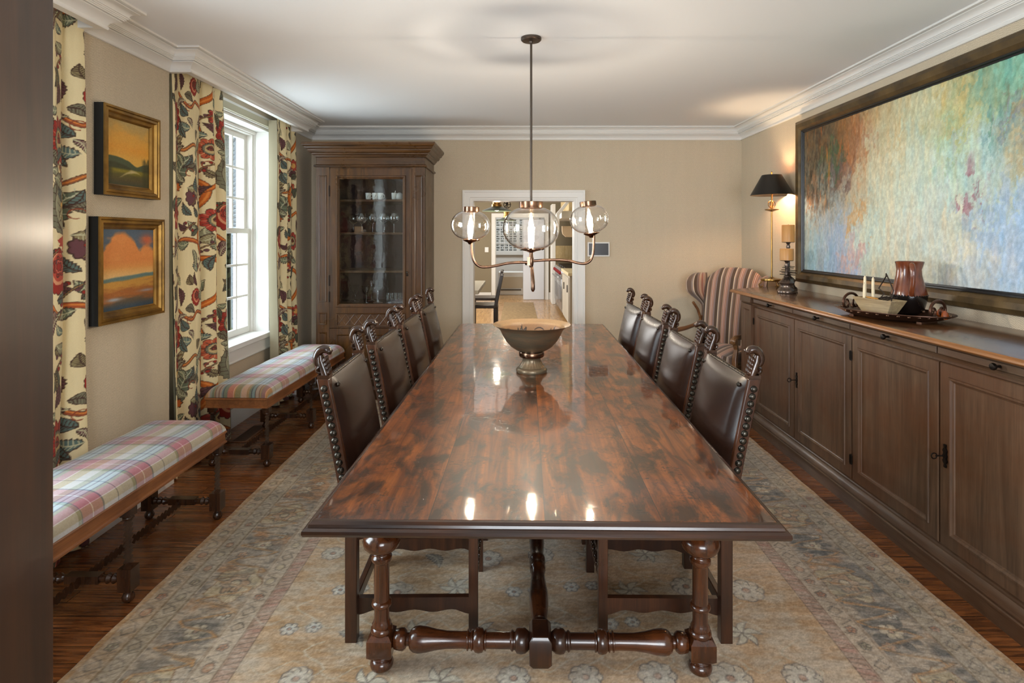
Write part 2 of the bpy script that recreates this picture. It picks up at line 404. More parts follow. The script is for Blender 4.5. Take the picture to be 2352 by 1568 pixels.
# windows in the alcoves
M_pane = thin_glass('window_glass', (.97, .985, .98, 1), 1.0)
def window(idx, w0, w1):
    e = root('window_%d' % idx, '', ''); del e['label']; del e['category']; e['kind'] = 'structure'
    xo, xi = -2.47, -2.385
    b = MB()   # reveal lining + outer frame
    b.box(xo-.06, XA+.002, w0, w0+.02, WZ0, WZ1); b.box(xo-.06, XA+.002, w1-.02, w1, WZ0, WZ1); b.box(xo-.06, XA+.002, w0+.02, w1-.02, WZ1-.02, WZ1)
    b.box(xo-.06, xi, w0+.02, w0+.05, WZ0, WZ1-.02); b.box(xo-.06, xi, w1-.05, w1-.02, WZ0, WZ1-.02); b.box(xo-.06, xi, w0+.05, w1-.05, WZ1-.055, WZ1-.02)
    b.box(xi, xi+.012, w0+.02, w0+.03, WZ0, WZ1-.02); b.box(xi, xi+.012, w1-.03, w1-.02, WZ0, WZ1-.02); b.box(xi, xi+.02, w0+.02, w1-.02, WZ1-.045, WZ1-.02)
    b.obj('window_frame', M_white, e, bev=.002)
    b = MB(); b.box(xo-.05, -2.21, w0-.06, w1+.06, WZ0, .652); b.box(XA, XA+.012, w0-.04, w1+.04, .505, WZ0); b.box(XA, XA+.022, w0-.045, w1+.045, .505, .52)
    b.obj('window_sill', M_white, e, bev=.004)
    b = MB(); b.box(XA, XA+.02, w0-.07, w0, WZ0, WZ1+.02); b.box(XA, XA+.02, w1, w1+.07, WZ0, WZ1+.02); b.box(XA, XA+.03, w0-.07, w1+.07, WZ1, WZ1+.09)
    b.obj('window_casing', M_white, e, bev=.003)
    n = 6; mid = 1.555
    for nm, x, z0, z1, rows in (('upper_sash', -2.455, mid-.02, WZ1-.055, 3), ('lower_sash', -2.42, .655, mid+.025, 3)):
        b = MB(); y0, y1 = w0+.05, w1-.05; s = .042; bot = .055 if 'lower' in nm else .04; top = .045
        b.box(x-.016, x+.016, y0, y0+s, z0, z1); b.box(x-.016, x+.016, y1-s, y1, z0, z1); b.box(x-.016, x+.016, y0+s, y1-s, z0, z0+bot); b.box(x-.016, x+.016, y0+s, y1-s, z1-top, z1)
        ya, yb, za, zb = y0+s, y1-s, z0+bot, z1-top
        for k in range(1, n): yy = ya+(yb-ya)*k/n; b.box(x-.013, x+.013, yy-.01, yy+.01, za, zb)
        for k in range(1, rows): zz = za+(zb-za)*k/rows; b.box(x-.012, x+.012, ya, yb, zz-.01, zz+.01)
        so = b.obj(nm, M_white, e, bev=.0025)
        MB().box(x-.002, x+.002, ya-.005, yb+.005, za-.005, zb+.005).obj('pane', M_pane, so)
    # roller blind head box
    MB().box(XA+.005, XA+.055, w0-.02, w1+.02, WZ1+.005, WZ1+.06).obj('blind_box', plain('blind_fabric_%d' % idx, C(176, 172, 150), .8), e, bev=.006)
    MB().tube([(-2.39, (w0+w1)/2-.04, 1.592), (-2.385, (w0+w1)/2+.0, 1.6), (-2.40, (w0+w1)/2+.05, 1.592)], .007, 8).obj('sash_lock', plain('lock_metal_%d' % idx, C(60, 55, 50), .3, 1), e)
window(1, *W1); window(2, *W2)

# dark post at the left foreground
b = MB(); b.box(-.34, 0, -.95, 0, 0, H-.01)
dp = struct(b.obj('trim_post_left', M_darkpost, bev=.002)); dp.location = (-.52, .6365, 0); dp.rotation_euler = (0, 0, math.radians(13.5))

# outside: lawn, shutter, trees
M_grass = plain('lawn_grass', C(112, 132, 52), .9, col2=C(172, 176, 84), sc=.8, bump=.5, bsc=14)
struct(MB().box(-60, XO-.0, -20, 70, -.75, -.7).obj('ground_lawn', M_grass))
sh = MB(); sh.box(-2.72, -2.675, 5.16, 5.22, .6, 2.5); sh.box(-2.72, -2.675, 5.62, 5.68, .6, 2.5)
sx = MB()
M_shut = plain('slate_blue_shutter_paint', C(38, 48, 60), .5)
def shutter(x, y, rz, lbl):
    r = root('window_shutter', lbl, 'shutter', (x, y, .62), rz, 'dark shutters outside the windows')
    b = MB()
    for a in (0, .40): b.box(a, a+.06, -.02, .02, 0, 1.9)
    for z in (0, .9, 1.82): b.box(.06, .40, -.02, .02, z, z+.08)
    b.obj('frame', M_shut, r, bev=.003)
    b = MB()
    for k in range(40):
        z = .10+k*.043
        if abs(z-.94) < .05: continue
        b.box(.06, .40, -.017, .017, -.004, .004, T(0, 0, z, rx=.6))
    b.obj('slat_panel', M_shut, r)
    return r
shutter(-2.53, 5.175, math.radians(123), 'dark slate blue louvred shutter outside the far window')
M_bark = plain('tree_bark', C(78, 62, 48), .9, col2=C(46, 38, 30), sc=9, bump=.8, bsc=20)
M_leafA = plain('yellow_green_leaves', C(120, 128, 50), .7, col2=C(196, 178, 70), sc=2.2)  # two yellow greens mixed by noise
M_leafB = plain('olive_leaves', C(92, 96, 62), .7, col2=C(140, 130, 82), sc=2.5)
def tree(x, y, h, rad, mat, seed, lbl):
    rnd = random.Random(seed); e = root('garden_tree', lbl, 'tree', (x, y, -.7), 0, 'trees beyond the far window')
    b = MB(); b.tube([(0, 0, 0), (.05, .03, h*.35), (-.05, .08, h*.7), (0, 0, h)], [.17, .13, .09, .03], 10)
    for k in range(9):
        a = rnd.uniform(0, 6.28); z = h*rnd.uniform(.25, .75); L = rad*rnd.uniform(.5, .9)
        b.tube([(0, 0, z), (L*.5*math.cos(a), L*.5*math.sin(a), z+.2*L), (L*math.cos(a), L*math.sin(a), z+.6*L)], [.06, .04, .015], 6)
    b.obj('trunk', M_bark, e)
    n = 9500; R = np.random.RandomState(seed)
    d = R.normal(size=(n, 3)); d /= np.linalg.norm(d, axis=1)[:, None]; rr = R.rand(n)**.45
    cc = R.normal(size=(26, 3)); cc /= np.linalg.norm(cc, axis=1)[:, None]; cc *= (R.rand(26)**.5)[:, None]*np.array([rad*.72, rad*.72, h*.34])
    ctr = cc[R.randint(0, 26, n)]+d*rr[:, None]*rad*.36; ctr[:, 2] += h*.62
    ax = R.normal(size=(n, 3)); ax /= np.linalg.norm(ax, axis=1)[:, None]; bx = np.cross(ax, R.normal(size=(n, 3))); bx /= np.linalg.norm(bx, axis=1)[:, None]
    s = .06+.05*R.rand(n)[:, None]
    V = np.stack([ctr-ax*s, ctr+bx*s*.5, ctr+ax*s, ctr-bx*s*.5], 1).reshape(-1, 3)
    me = bpy.data.meshes.new('foliage'); me.vertices.add(len(V)); me.vertices.foreach_set('co', V.reshape(-1).astype(np.float32))
    me.loops.add(4*n); me.loops.foreach_set('vertex_index', np.arange(4*n, dtype=np.int32)); me.polygons.add(n); me.polygons.foreach_set('loop_start', np.arange(0, 4*n, 4, dtype=np.int32))
    me.update(calc_edges=True); me.materials.append(mat); o = bpy.data.objects.new('foliage', me); COL.objects.link(o); o.parent = e
tree(-6.15, 11.8, 4.8, 1.5, M_leafB, 3, 'olive leafed tree nearest to the far window outside')
tree(-8.6, 16.2, 6.0, 2.2, M_leafA, 5, 'yellow green tree on the lawn behind the olive one')
tree(-10.2, 20.2, 2.6, 1.3, M_leafA, 8, 'low yellow green bush like tree on the lawn')
tree(-13.5, 27, 9.0, 3.6, M_leafB, 9, 'tall tree farthest off across the lawn')

# ---------------------------------------------------------------- curtains
RED = (150, 46, 36); RED2 = (178, 74, 58); ORG = (186, 96, 36); GRN = (96, 104, 84); TEAL = (92, 112, 106); PLUM = (104, 66, 70); DK = (70, 50, 40); CRM = (226, 210, 166); GREY = (120, 118, 96)
def floral():
    R = Ras(.72, 1.16, .002, CRM, wrap=True); rnd = random.Random(4)
    Y, X = np.mgrid[0:R.ny, 0:R.nx]
    R.im += ((fbm(X/12, Y/90, 3)-.5)*16)[..., None]
    def curve(p, wd, col):
        pts = []; n = len(p)
        for i in range(n-1):
            p0 = p[max(i-1, 0)]; p1 = p[i]; p2 = p[i+1]; p3 = p[min(i+2, n-1)]
            for t in np.linspace(0, 1, 9)[:-1]:
                pts.append(tuple(.5*((2*p1[k])+(-p0[k]+p2[k])*t+(2*p0[k]-5*p1[k]+4*p2[k]-p3[k])*t*t+(-p0[k]+3*p1[k]-3*p2[k]+p3[k])*t**3) for k in (0, 1)))
        pts.append(p[-1]); wd *= 1.15; R.line(pts, wd+.0025, DK, .8); R.line(pts, wd, col)
        R.line([(a+wd*.35, b_+wd*.2) for a, b_ in pts], wd*.3, (214, 130, 60))
    def flower(x, y, r, c1, c2, lob=11):
        R.ell(x, y, r, r*1.02, DK, lobes=lob, amp=.22); R.ell(x, y, r*.95, r*.97, c1, lobes=lob, amp=.22)
        for k in range(lob*2):
            a = 2*PI*k/lob/2+.1; R.line([(x+.45*r*math.cos(a), y+.45*r*math.sin(a)), (x+.9*r*math.cos(a), y+.9*r*math.sin(a))], .0016, c2 if k % 2 else DK, .8)
        R.ell(x, y, r*.56, r*.58, GREY, lobes=17, amp=.12, edge=DK); R.ell(x, y, r*.42, r*.44, (196, 170, 120))
        R.leaf(x-.3*r, y+.05*r, r*.62, r*.24, -.2, RED2, DK, edge=DK)
    def rose(x, y, r):
        R.ell(x, y, r*1.05, r, DK, lobes=13, amp=.1); R.ell(x, y, r, r*.96, RED, lobes=13, amp=.1)
        R.ell(x+.04*r, y+.1*r, r*.78, r*.7, (214, 150, 112)); R.ell(x+.1*r, y+.16*r, r*.7, r*.6, RED2)
        for q in (.5, .36, .22): R.ell(x+.12*r, y+.2*r, r*q*1.1, r*q*.8, RED if q != .36 else (196, 92, 74), lobes=7, amp=.3, edge=DK, ew=.0015)
    def plume(x, y, s):
        R.leaf(x, y, s*1.5, s*.42, 1.9, GREY, DK, 1, DK); R.leaf(x+.02, y, s*1.6, s*.5, 1.45, (150, 146, 118), DK, 0, DK)
        R.leaf(x+.05, y, s*1.3, s*.34, 1.1, GRN, (190, 190, 160), 1, DK); R.leaf(x+.02, y+.03, s*1.1, s*.13, 1.5, (204, 160, 84))
        for a in (2.5, 2.2, .9, .6): R.leaf(x+.02, y+s*1.15, s*.5, s*.13, a, (170, 164, 136), DK, 0, DK)
        R.leaf(x+.02, y+s*1.2, s*.42, s*.12, 1.6, RED2, DK); R.ell(x+.03, y, .03, .022, ORG, lobes=7, amp=.4, edge=DK)
        for a in (3.4, 3.9, 4.4): R.leaf(x, y-.005, .06, .012, a, RED2)
    # branches
    curve([(.70, .02), (.60, .10), (.47, .12), (.38, .2), (.40, .33), (.52, .40), (.56, .52), (.46, .60), (.44, .72), (.53, .82), (.50, .95), (.60, 1.05), (.70, 1.18)], .012, ORG)
    curve([(.38, .2), (.26, .22), (.16, .18), (.05, .24)], .009, (168, 84, 44)); curve([(.55, .50), (.66, .56), (.72, .52)], .009, ORG)
    curve([(.44, .70), (.33, .74), (.24, .70), (.14, .76)], .007, (150, 92, 52)); curve([(.52, .93), (.38, .98), (.30, .94), (.2, 1.0)], .007, (150, 78, 48))
    flower(.13, .86, .085, RED, (212, 130, 92)); rose(.12, .36, .088); plume(.17, .50, .155); flower(.60, .33, .066, (168, 62, 50), (222, 150, 118), 9)
    flower(.58, .74, .058, (186, 90, 60), (220, 170, 120), 9); rose(.36, 1.06, .05); plume(.46, .16, .06)
    R.ell(.31, .45, .038, .046, PLUM, lobes=9, amp=.2, edge=DK); R.ell(.62, .93, .05, .042, RED2, lobes=8, amp=.35, edge=DK); R.ell(.62, .93, .024, .02, (214, 160, 90))
    for k in range(130):
        x, y, a = rnd.uniform(0, .72), rnd.uniform(0, 1.16), rnd.uniform(0, 6.28)
        if k % 4 == 3: pass
        j = (min(int(y/R.res), R.ny-1), min(int(x/R.res), R.nx-1))
        if np.abs(R.im[j]-np.array(CRM)).sum() > 90 and k > 22: continue
        c = rnd.choice([GRN, TEAL, GREY, PLUM, (140, 128, 92)]); R.leaf(x, y, rnd.uniform(.06, .11), rnd.uniform(.016, .03), a, c, rnd.choice([DK, (190, 186, 150)]), rnd.choice([0, 1]), DK)
    for k in range(12):
        x, y = rnd.uniform(0, .72), rnd.uniform(0, 1.16)
        for q in range(6): R.ell(x+rnd.uniform(-.035, .035), y+rnd.uniform(-.035, .035), .008, .008, rnd.choice([PLUM, RED]), edge=DK, ew=.001)
        curve([(x-.04, y-.04), (x, y), (x+.05, y+.02)], .0016, GRN)
    for k in range(7):
        x, y = rnd.uniform(0, .72), rnd.uniform(0, 1.16); R.line([(x+.035*math.cos(t)*(1-t/9), y+.03*math.sin(t)*(1-t/9)) for t in np.linspace(0, 5, 24)], .002, (140, 70, 44))
    return R
FL = floral()
M_cur = vcol('floral_linen', .85, 900, .25, sheen=.1)
M_lining = plain('curtain_lining', C(150, 142, 118), .85)
def curtain(y0, y1, fab, n, amp, u0, xc, lbl, seed, lead, tilt=0):
    e = root('curtain', lbl, 'curtain', (0, 0, 0), 0, 'floral curtains beside the windows')
    zt, zb = 2.56, .015; res = .0031; nu = int(fab/res); nv = int((zt-zb)/res)
    s = np.linspace(0, 1, nu)[None, :]*np.ones((nv, 1)); zz = np.linspace(zb, zt, nv)[:, None]*np.ones((1, nu)); h = (zz-zb)/(zt-zb)
    ph = s*n*2*PI+.5*np.sin(s*7+seed)+.35*np.sin(h*2.2+seed)
    A = amp*(.62+.38*(1-h))*(.75+.35*np.sin(s*9+seed*2))
    x = xc+A*(np.sin(ph)+.22*np.sin(2*ph+1))+.006*np.sin(h*9+s*20)
    y = y0+(y1-y0)*s+tilt*(1-h)*s+A*.55*np.sin(2*ph)*.6
    col = FL.sample((s*fab+u0)*.86, zz*.84+.13*seed)
    grid('drape', np.stack([x, y, zz], -1), col, M_cur, e)
    k = 6; xs, ys, zs = x[::k, ::k], y[::k, ::k], zz[::k, ::k]
    grid('lining', np.stack([xs-.012, ys+.006*lead, zs], -1), None, M_lining, e)
    # returned hem of lining at the window side
    yl = y[:, -1] if lead > 0 else y[:, 0]; xl = x[:, -1] if lead > 0 else x[:, 0]
    t = np.linspace(0, 1, 8)[None, :]; zc = zz[::10, :1]
    P = np.stack([xl[::10, None]-.07*t, yl[::10, None]+lead*(.008+.022*t*(1-.5*t))*np.ones_like(t), zc*np.ones_like(t)], -1)
    grid('lining_edge', P, None, M_lining, e)
    return e
curtain(3.45, 4.09, .95, 3.0, .05, .02, -2.13, 'floral linen curtain between the paintings and the far window', 1, 1, .08)
curtain(5.0, 5.41, .80, 3.4, .038, .02, -2.12, 'floral linen curtain between the far window and the glazed cabinet', 2, -1, .06)
curtain(2.2, 2.72, .85, 3.2, .04, .36, -2.10, 'floral linen curtain beside the dark foreground post', 3, -1, .0)
M_iron = plain('dark_iron', C(48, 40, 34), .45, .8)

# ---------------------------------------------------------------- framed paintings on the left wall
M_gold = plain('antique_gilt', C(168, 128, 60), .38, .75, C(112, 82, 40), 9, .1, 80)
M_blackside = plain('black_frame_side', C(14, 14, 13), .6)
M_paint = vcol('oil_paint', .5, 420, .25, spec=.4)
def landscape(w_, h_, kind):
    nx, ny = int(w_/.002), int(h_/.002); Y, X = np.mgrid[0:ny, 0:nx]; u = X/nx; v = Y/ny; P = lambda *a: np.array(a, float)
    n = fbm(u*5, v*9, 2+kind); n2 = fbm(u*3, v*22, 9+kind)
    def lay(c, m, col): m = np.clip(m, 0, 1)[..., None]; return c*(1-m)+P(*col)*m
    if kind == 0:
        c = np.ones((ny, nx, 3))*P(214, 158, 66)
        c = lay(c, (v-.72)*3+(n-.5), (176, 152, 96)); c = lay(c, .5-abs(v-.58)*4+(n-.5)*.6, (222, 150, 52)); c = lay(c, (.50-v)*6*(.6+n*.5), (222, 176, 84))
        hill = .40+.035*np.sin(u*5+1)-.05*np.clip(u-.45, 0, .25)*4*0-.05*np.exp(-((u-.68)/.12)**2)+.02*n
        c = lay(c, (hill-v)*60, (76, 84, 58)); c = lay(c, (hill-.09-v)*40, (64, 66, 40)); c = lay(c, (.27-v)*30, (132, 120, 36)); c = lay(c, (.22-v)*18+(n2-.5), (92, 84, 38)); c = lay(c, (.16-v)*12+(n-.5), (84, 72, 44))
        c = lay(c, 1.2-abs(v-(.13+.10*np.sin((u-.3)*5)))*30-abs(u-.55)*4+(n2-.5), (196, 178, 128)); c = lay(c, (.07-v)*12+.2, (66, 70, 50))
        tx = fbm(u*26, v*3, 17); tr = np.clip((u-.80)*14, 0, 1)*np.clip((.40+.16*tx-v)*22, 0, 1)+np.clip((.13-u)*14, 0, 1)*np.clip((.26+.12*tx-v)*22, 0, 1); c = lay(c, tr*(.5+.5*n), (60, 60, 34))
    else:
        c = np.ones((ny, nx, 3))*P(88, 104, 120)
        cl = .86+.1*np.sin(u*4.2+.2)-.10*np.exp(-((u-.70)/.08)**2)-.32*np.clip(.22-u, 0, 1)*2+.1*(n-.5); c = lay(c, (cl-v)*18, (224, 142, 78))
        c = lay(c, (n-.45)*2*(v < .9)*(v > .6), (232, 158, 90)); c = lay(c, np.exp(-((u-.85)/.12)**2-((v-.86)/.07)**2)*.9, (206, 98, 62)); c = lay(c, (.60-v)*6, (232, 170, 92)); c = lay(c, (.52-v)*8, (236, 194, 132))
        hz = .385+.045*u+.02*n; c = lay(c, (hz-v)*60, (104, 128, 124)); c = lay(c, (hz-.045-v)*50, (206, 152, 72)); c = lay(c, (hz-.11-v)*12+(n2-.5)*2.5, (170, 104, 54))
        c = lay(c, (n2-.62)*6*(v < .34), (150, 140, 126)); c = lay(c, (.17-v)*9+(n2-.5)*2, (96, 82, 66)); c = lay(c, (.10-v)*14, (62, 78, 92))
        c = lay(c, np.exp(-((u-.2)/.14)**2-((v-.13)/.022)**2), (160, 168, 178)); c = lay(c, np.exp(-((u-.85)/.16)**2-((v-.2)/.018)**2), (164, 150, 150))
    return c+((fbm(X/3., Y/3., 5)-.5)*14)[..., None], nx, ny
def left_picture(y0, y1, z0, z1, kind, lbl):
    e = root('framed_painting', lbl, 'painting', (XL, y0, z0), 0, 'small gilt framed landscapes'); w_ = y1-y0; h_ = z1-z0; fw = .062; D = .055
    f = lambda u, v, d: (d, u, v)
    rr = lambda i, d: (i, w_-i, i, h_-i, d)
    MB().rects([rr(0, .002), rr(0, D-.006)], f, True, False).obj('side_board', M_blackside, e)
    MB().rects([rr(0, D-.006), rr(.001, D), rr(.012, D), rr(.015, D-.006), rr(.018, D-.004), rr(.03, D-.002), rr(.036, D-.014), rr(.04, D-.016), rr(.052, D-.018), rr(.056, D-.024), rr(fw, D-.028)], f, False, False).obj('frame', M_gold, e, ang=20)
    c, nx, ny = landscape(w_-2*fw, h_-2*fw, kind); vv, uu = np.mgrid[0:ny, 0:nx]
    grid('canvas', np.stack([np.full(uu.shape, D-.03), fw-.002+(w_-2*fw+.004)*uu/(nx-1), fw-.002+(h_-2*fw+.004)*vv/(ny-1)], -1), c, M_paint, e)
left_picture(2.825, 3.27, 1.715, 2.176, 0, 'small gilt framed painting of an orange sky over a marsh, upper one')
left_picture(2.79, 3.31, 1.06, 1.604, 1, 'gilt framed painting of an orange cloud over a plain, lower one')

# ---------------------------------------------------------------- large abstract painting, right wall
def abstract():
    a = """120 600 100 90 68 9|200 650 118 92 66 9|290 560 176 112 64 5|320 680 178 110 72 6|250 520 140 126 96 6|80 750 128 122 108 7|150 850 104 140 142 6|190 720 74 112 78 3|230 820 112 78 84 4|300 950 190 178 156 7|110 900 176 130 96 3|150 1000 182 186 182 6|100 1150 158 192 208 7|200 1150 144 176 212 7|230 1250 160 178 212 6|290 1250 196 164 160 3|320 1050 196 136 70 2|450 550 186 176 142 8|500 560 210 198 154 8|420 480 160 148 122 7|430 700 200 196 176 9|560 480 188 188 164 8|650 450 188 202 182 9|640 700 184 208 204 10|560 760 184 204 198 10|800 600 146 192 156 7|780 480 184 162 106 6|880 430 208 196 146 7|960 320 146 138 98 6|1050 280 122 178 166 7|1000 380 138 182 180 7|1180 230 134 192 178 9|1150 450 150 120 84 4|1080 500 96 158 142 5|1200 500 188 148 128 5|1160 520 112 150 186 3|1070 650 132 176 198 6|1180 650 180 168 132 6|920 650 172 186 214 4|700 900 192 212 212 11|860 780 174 212 210 7|925 900 142 88 104 2.2|925 940 150 90 110 1.6|1000 850 182 208 204 7|1100 850 190 194 166 8|500 950 214 210 182 10|600 1000 200 214 212 10|720 1000 166 182 188 4|830 1100 220 206 162 6|700 1150 196 210 212 8|500 1200 200 200 186 8|450 1280 166 170 156 5|640 1240 176 180 166 5|380 1050 176 208 210 7|390 1150 184 208 210 7|980 1050 156 184 216 9|1050 1100 154 182 218 9|1150 1050 152 184 222 9|1000 1250 176 194 214 8|1150 1250 160 184 218 9|850 1350 190 200 206 7|1100 1400 182 200 214 8|950 1230 204 200 178 4|1000 300 120 176 168 5|640 600 196 206 182 8|360 850 186 190 168 6|900 560 176 190 150 5"""
    y0, y1, z0, z1 = 1.72, 4.515, 1.245, 2.335; nx, ny = int((y1-y0)/.006), int((z1-z0)/.006)
    V, U = np.mgrid[0:ny, 0:nx]; yy = y1-(y1-y0)*U/(nx-1); zz = z0+(z1-z0)*V/(ny-1)
    wy = yy+.09*(fbm(yy*9, zz*3, 21)-.5)+.04*(fbm(yy*40, zz*7, 22)-.5); wz = zz+.16*(fbm(yy*16, zz*5, 23)-.5)+.05*(fbm(yy*40, zz*30, 24)-.5)
    rs = np.random.RandomState(77); ha, hb = rs.rand(512, 512)-.5, rs.rand(512, 512)-.5
    for fx, fy, am in ((26, 11, .16), (60, 30, .09)):
        ci = np.floor(wy*fx+wz*fy*.45+2*fbm(yy*20, zz*20, 51)).astype(int) % 512; cj = np.floor(wz*fy-wy*2+1.5*fbm(yy*24, zz*24, 52)).astype(int) % 512
        wy = wy+am*ha[cj, ci]; wz = wz+am*1.1*hb[cj, ci]
    num = 0; den = 0
    for k in a.split('|'):
        zx, zy, r, g, bl, rad = map(float, k.split()); px = 1820+zx/2.306; py = 50+zy/2.306; D = 2.27*1300/(px-1186); z = 1.5-(py-545)*D/1300
        s = .012*rad*(D/3.); wgt = np.exp(-(((wy-D)/(s*1.25))**2+((wz-z)/(s*1.25))**2)*.5)*(3 if rad < 4 else 1)+2e-6/((((wy-D)**2+(wz-z)**2)+.004)**1.6)
        num = num+wgt[..., None]*np.array([r, g, bl]); den = den+wgt
    c = num/den[..., None]; n = fbm(yy*55, zz*22, 31); m = fbm(yy*28, zz*7, 33); q = fbm(yy*90, zz*60, 35)
    c = c+((n-.5)*34+(q-.5)*40)[..., None]+(m-.5)[..., None]*np.array([26, -2, -26])
    left = np.clip((yy-3.75)/.5, 0, 1)*np.clip((zz-1.45)/.3, 0, 1); c = c*(1-.34*left*np.clip((n-.45)*4, 0, 1))[..., None]
    c = c+(np.clip(fbm(yy*36, zz*5, 41)-.62, 0, 1)*left*5)[..., None]*np.array([90, 20, -30])
    c = (c-c.mean((0, 1)))*1.12+c.mean((0, 1)); c = c*np.array([1.03, .995, .94])
    relief = (n+q)*.0035
    return c, np.stack([XR-.018-relief, yy, zz], -1)
M_bronze = plain('antiqued_bronze_frame', C(60, 50, 36), .42, .45, C(112, 90, 54), 7, .25, 70, stretch=(1, 1, 1))
e = root('abstract_painting', 'large abstract painting in pale blue and cream above the sideboard', 'painting', (0, 0, 0))
yA, yB, zA, zB = 1.60, 4.63, 1.14, 2.44
f = lambda u, v, d: (XR-d, u, v); rr = lambda i, d: (yA+i, yB-i, zA+i, zB-i, d)
MB().rects([rr(0, .002), rr(0, .03), rr(.006, .04), rr(.03, .052), rr(.06, .046), rr(.082, .03)], f, True, False).obj('frame', M_bronze, e, ang=20)
MB().rects([rr(.082, .03), rr(.085, .036), rr(.092, .036), rr(.096, .026), rr(.104, .026), rr(.108, .014)], f, False, False).obj('liner', plain('black_liner', C(16, 16, 17), .35), e, ang=20)
c, P = abstract(); grid('canvas', P, c, vcol('thick_oil_paint', .45, 300, .5, spec=.4), e)
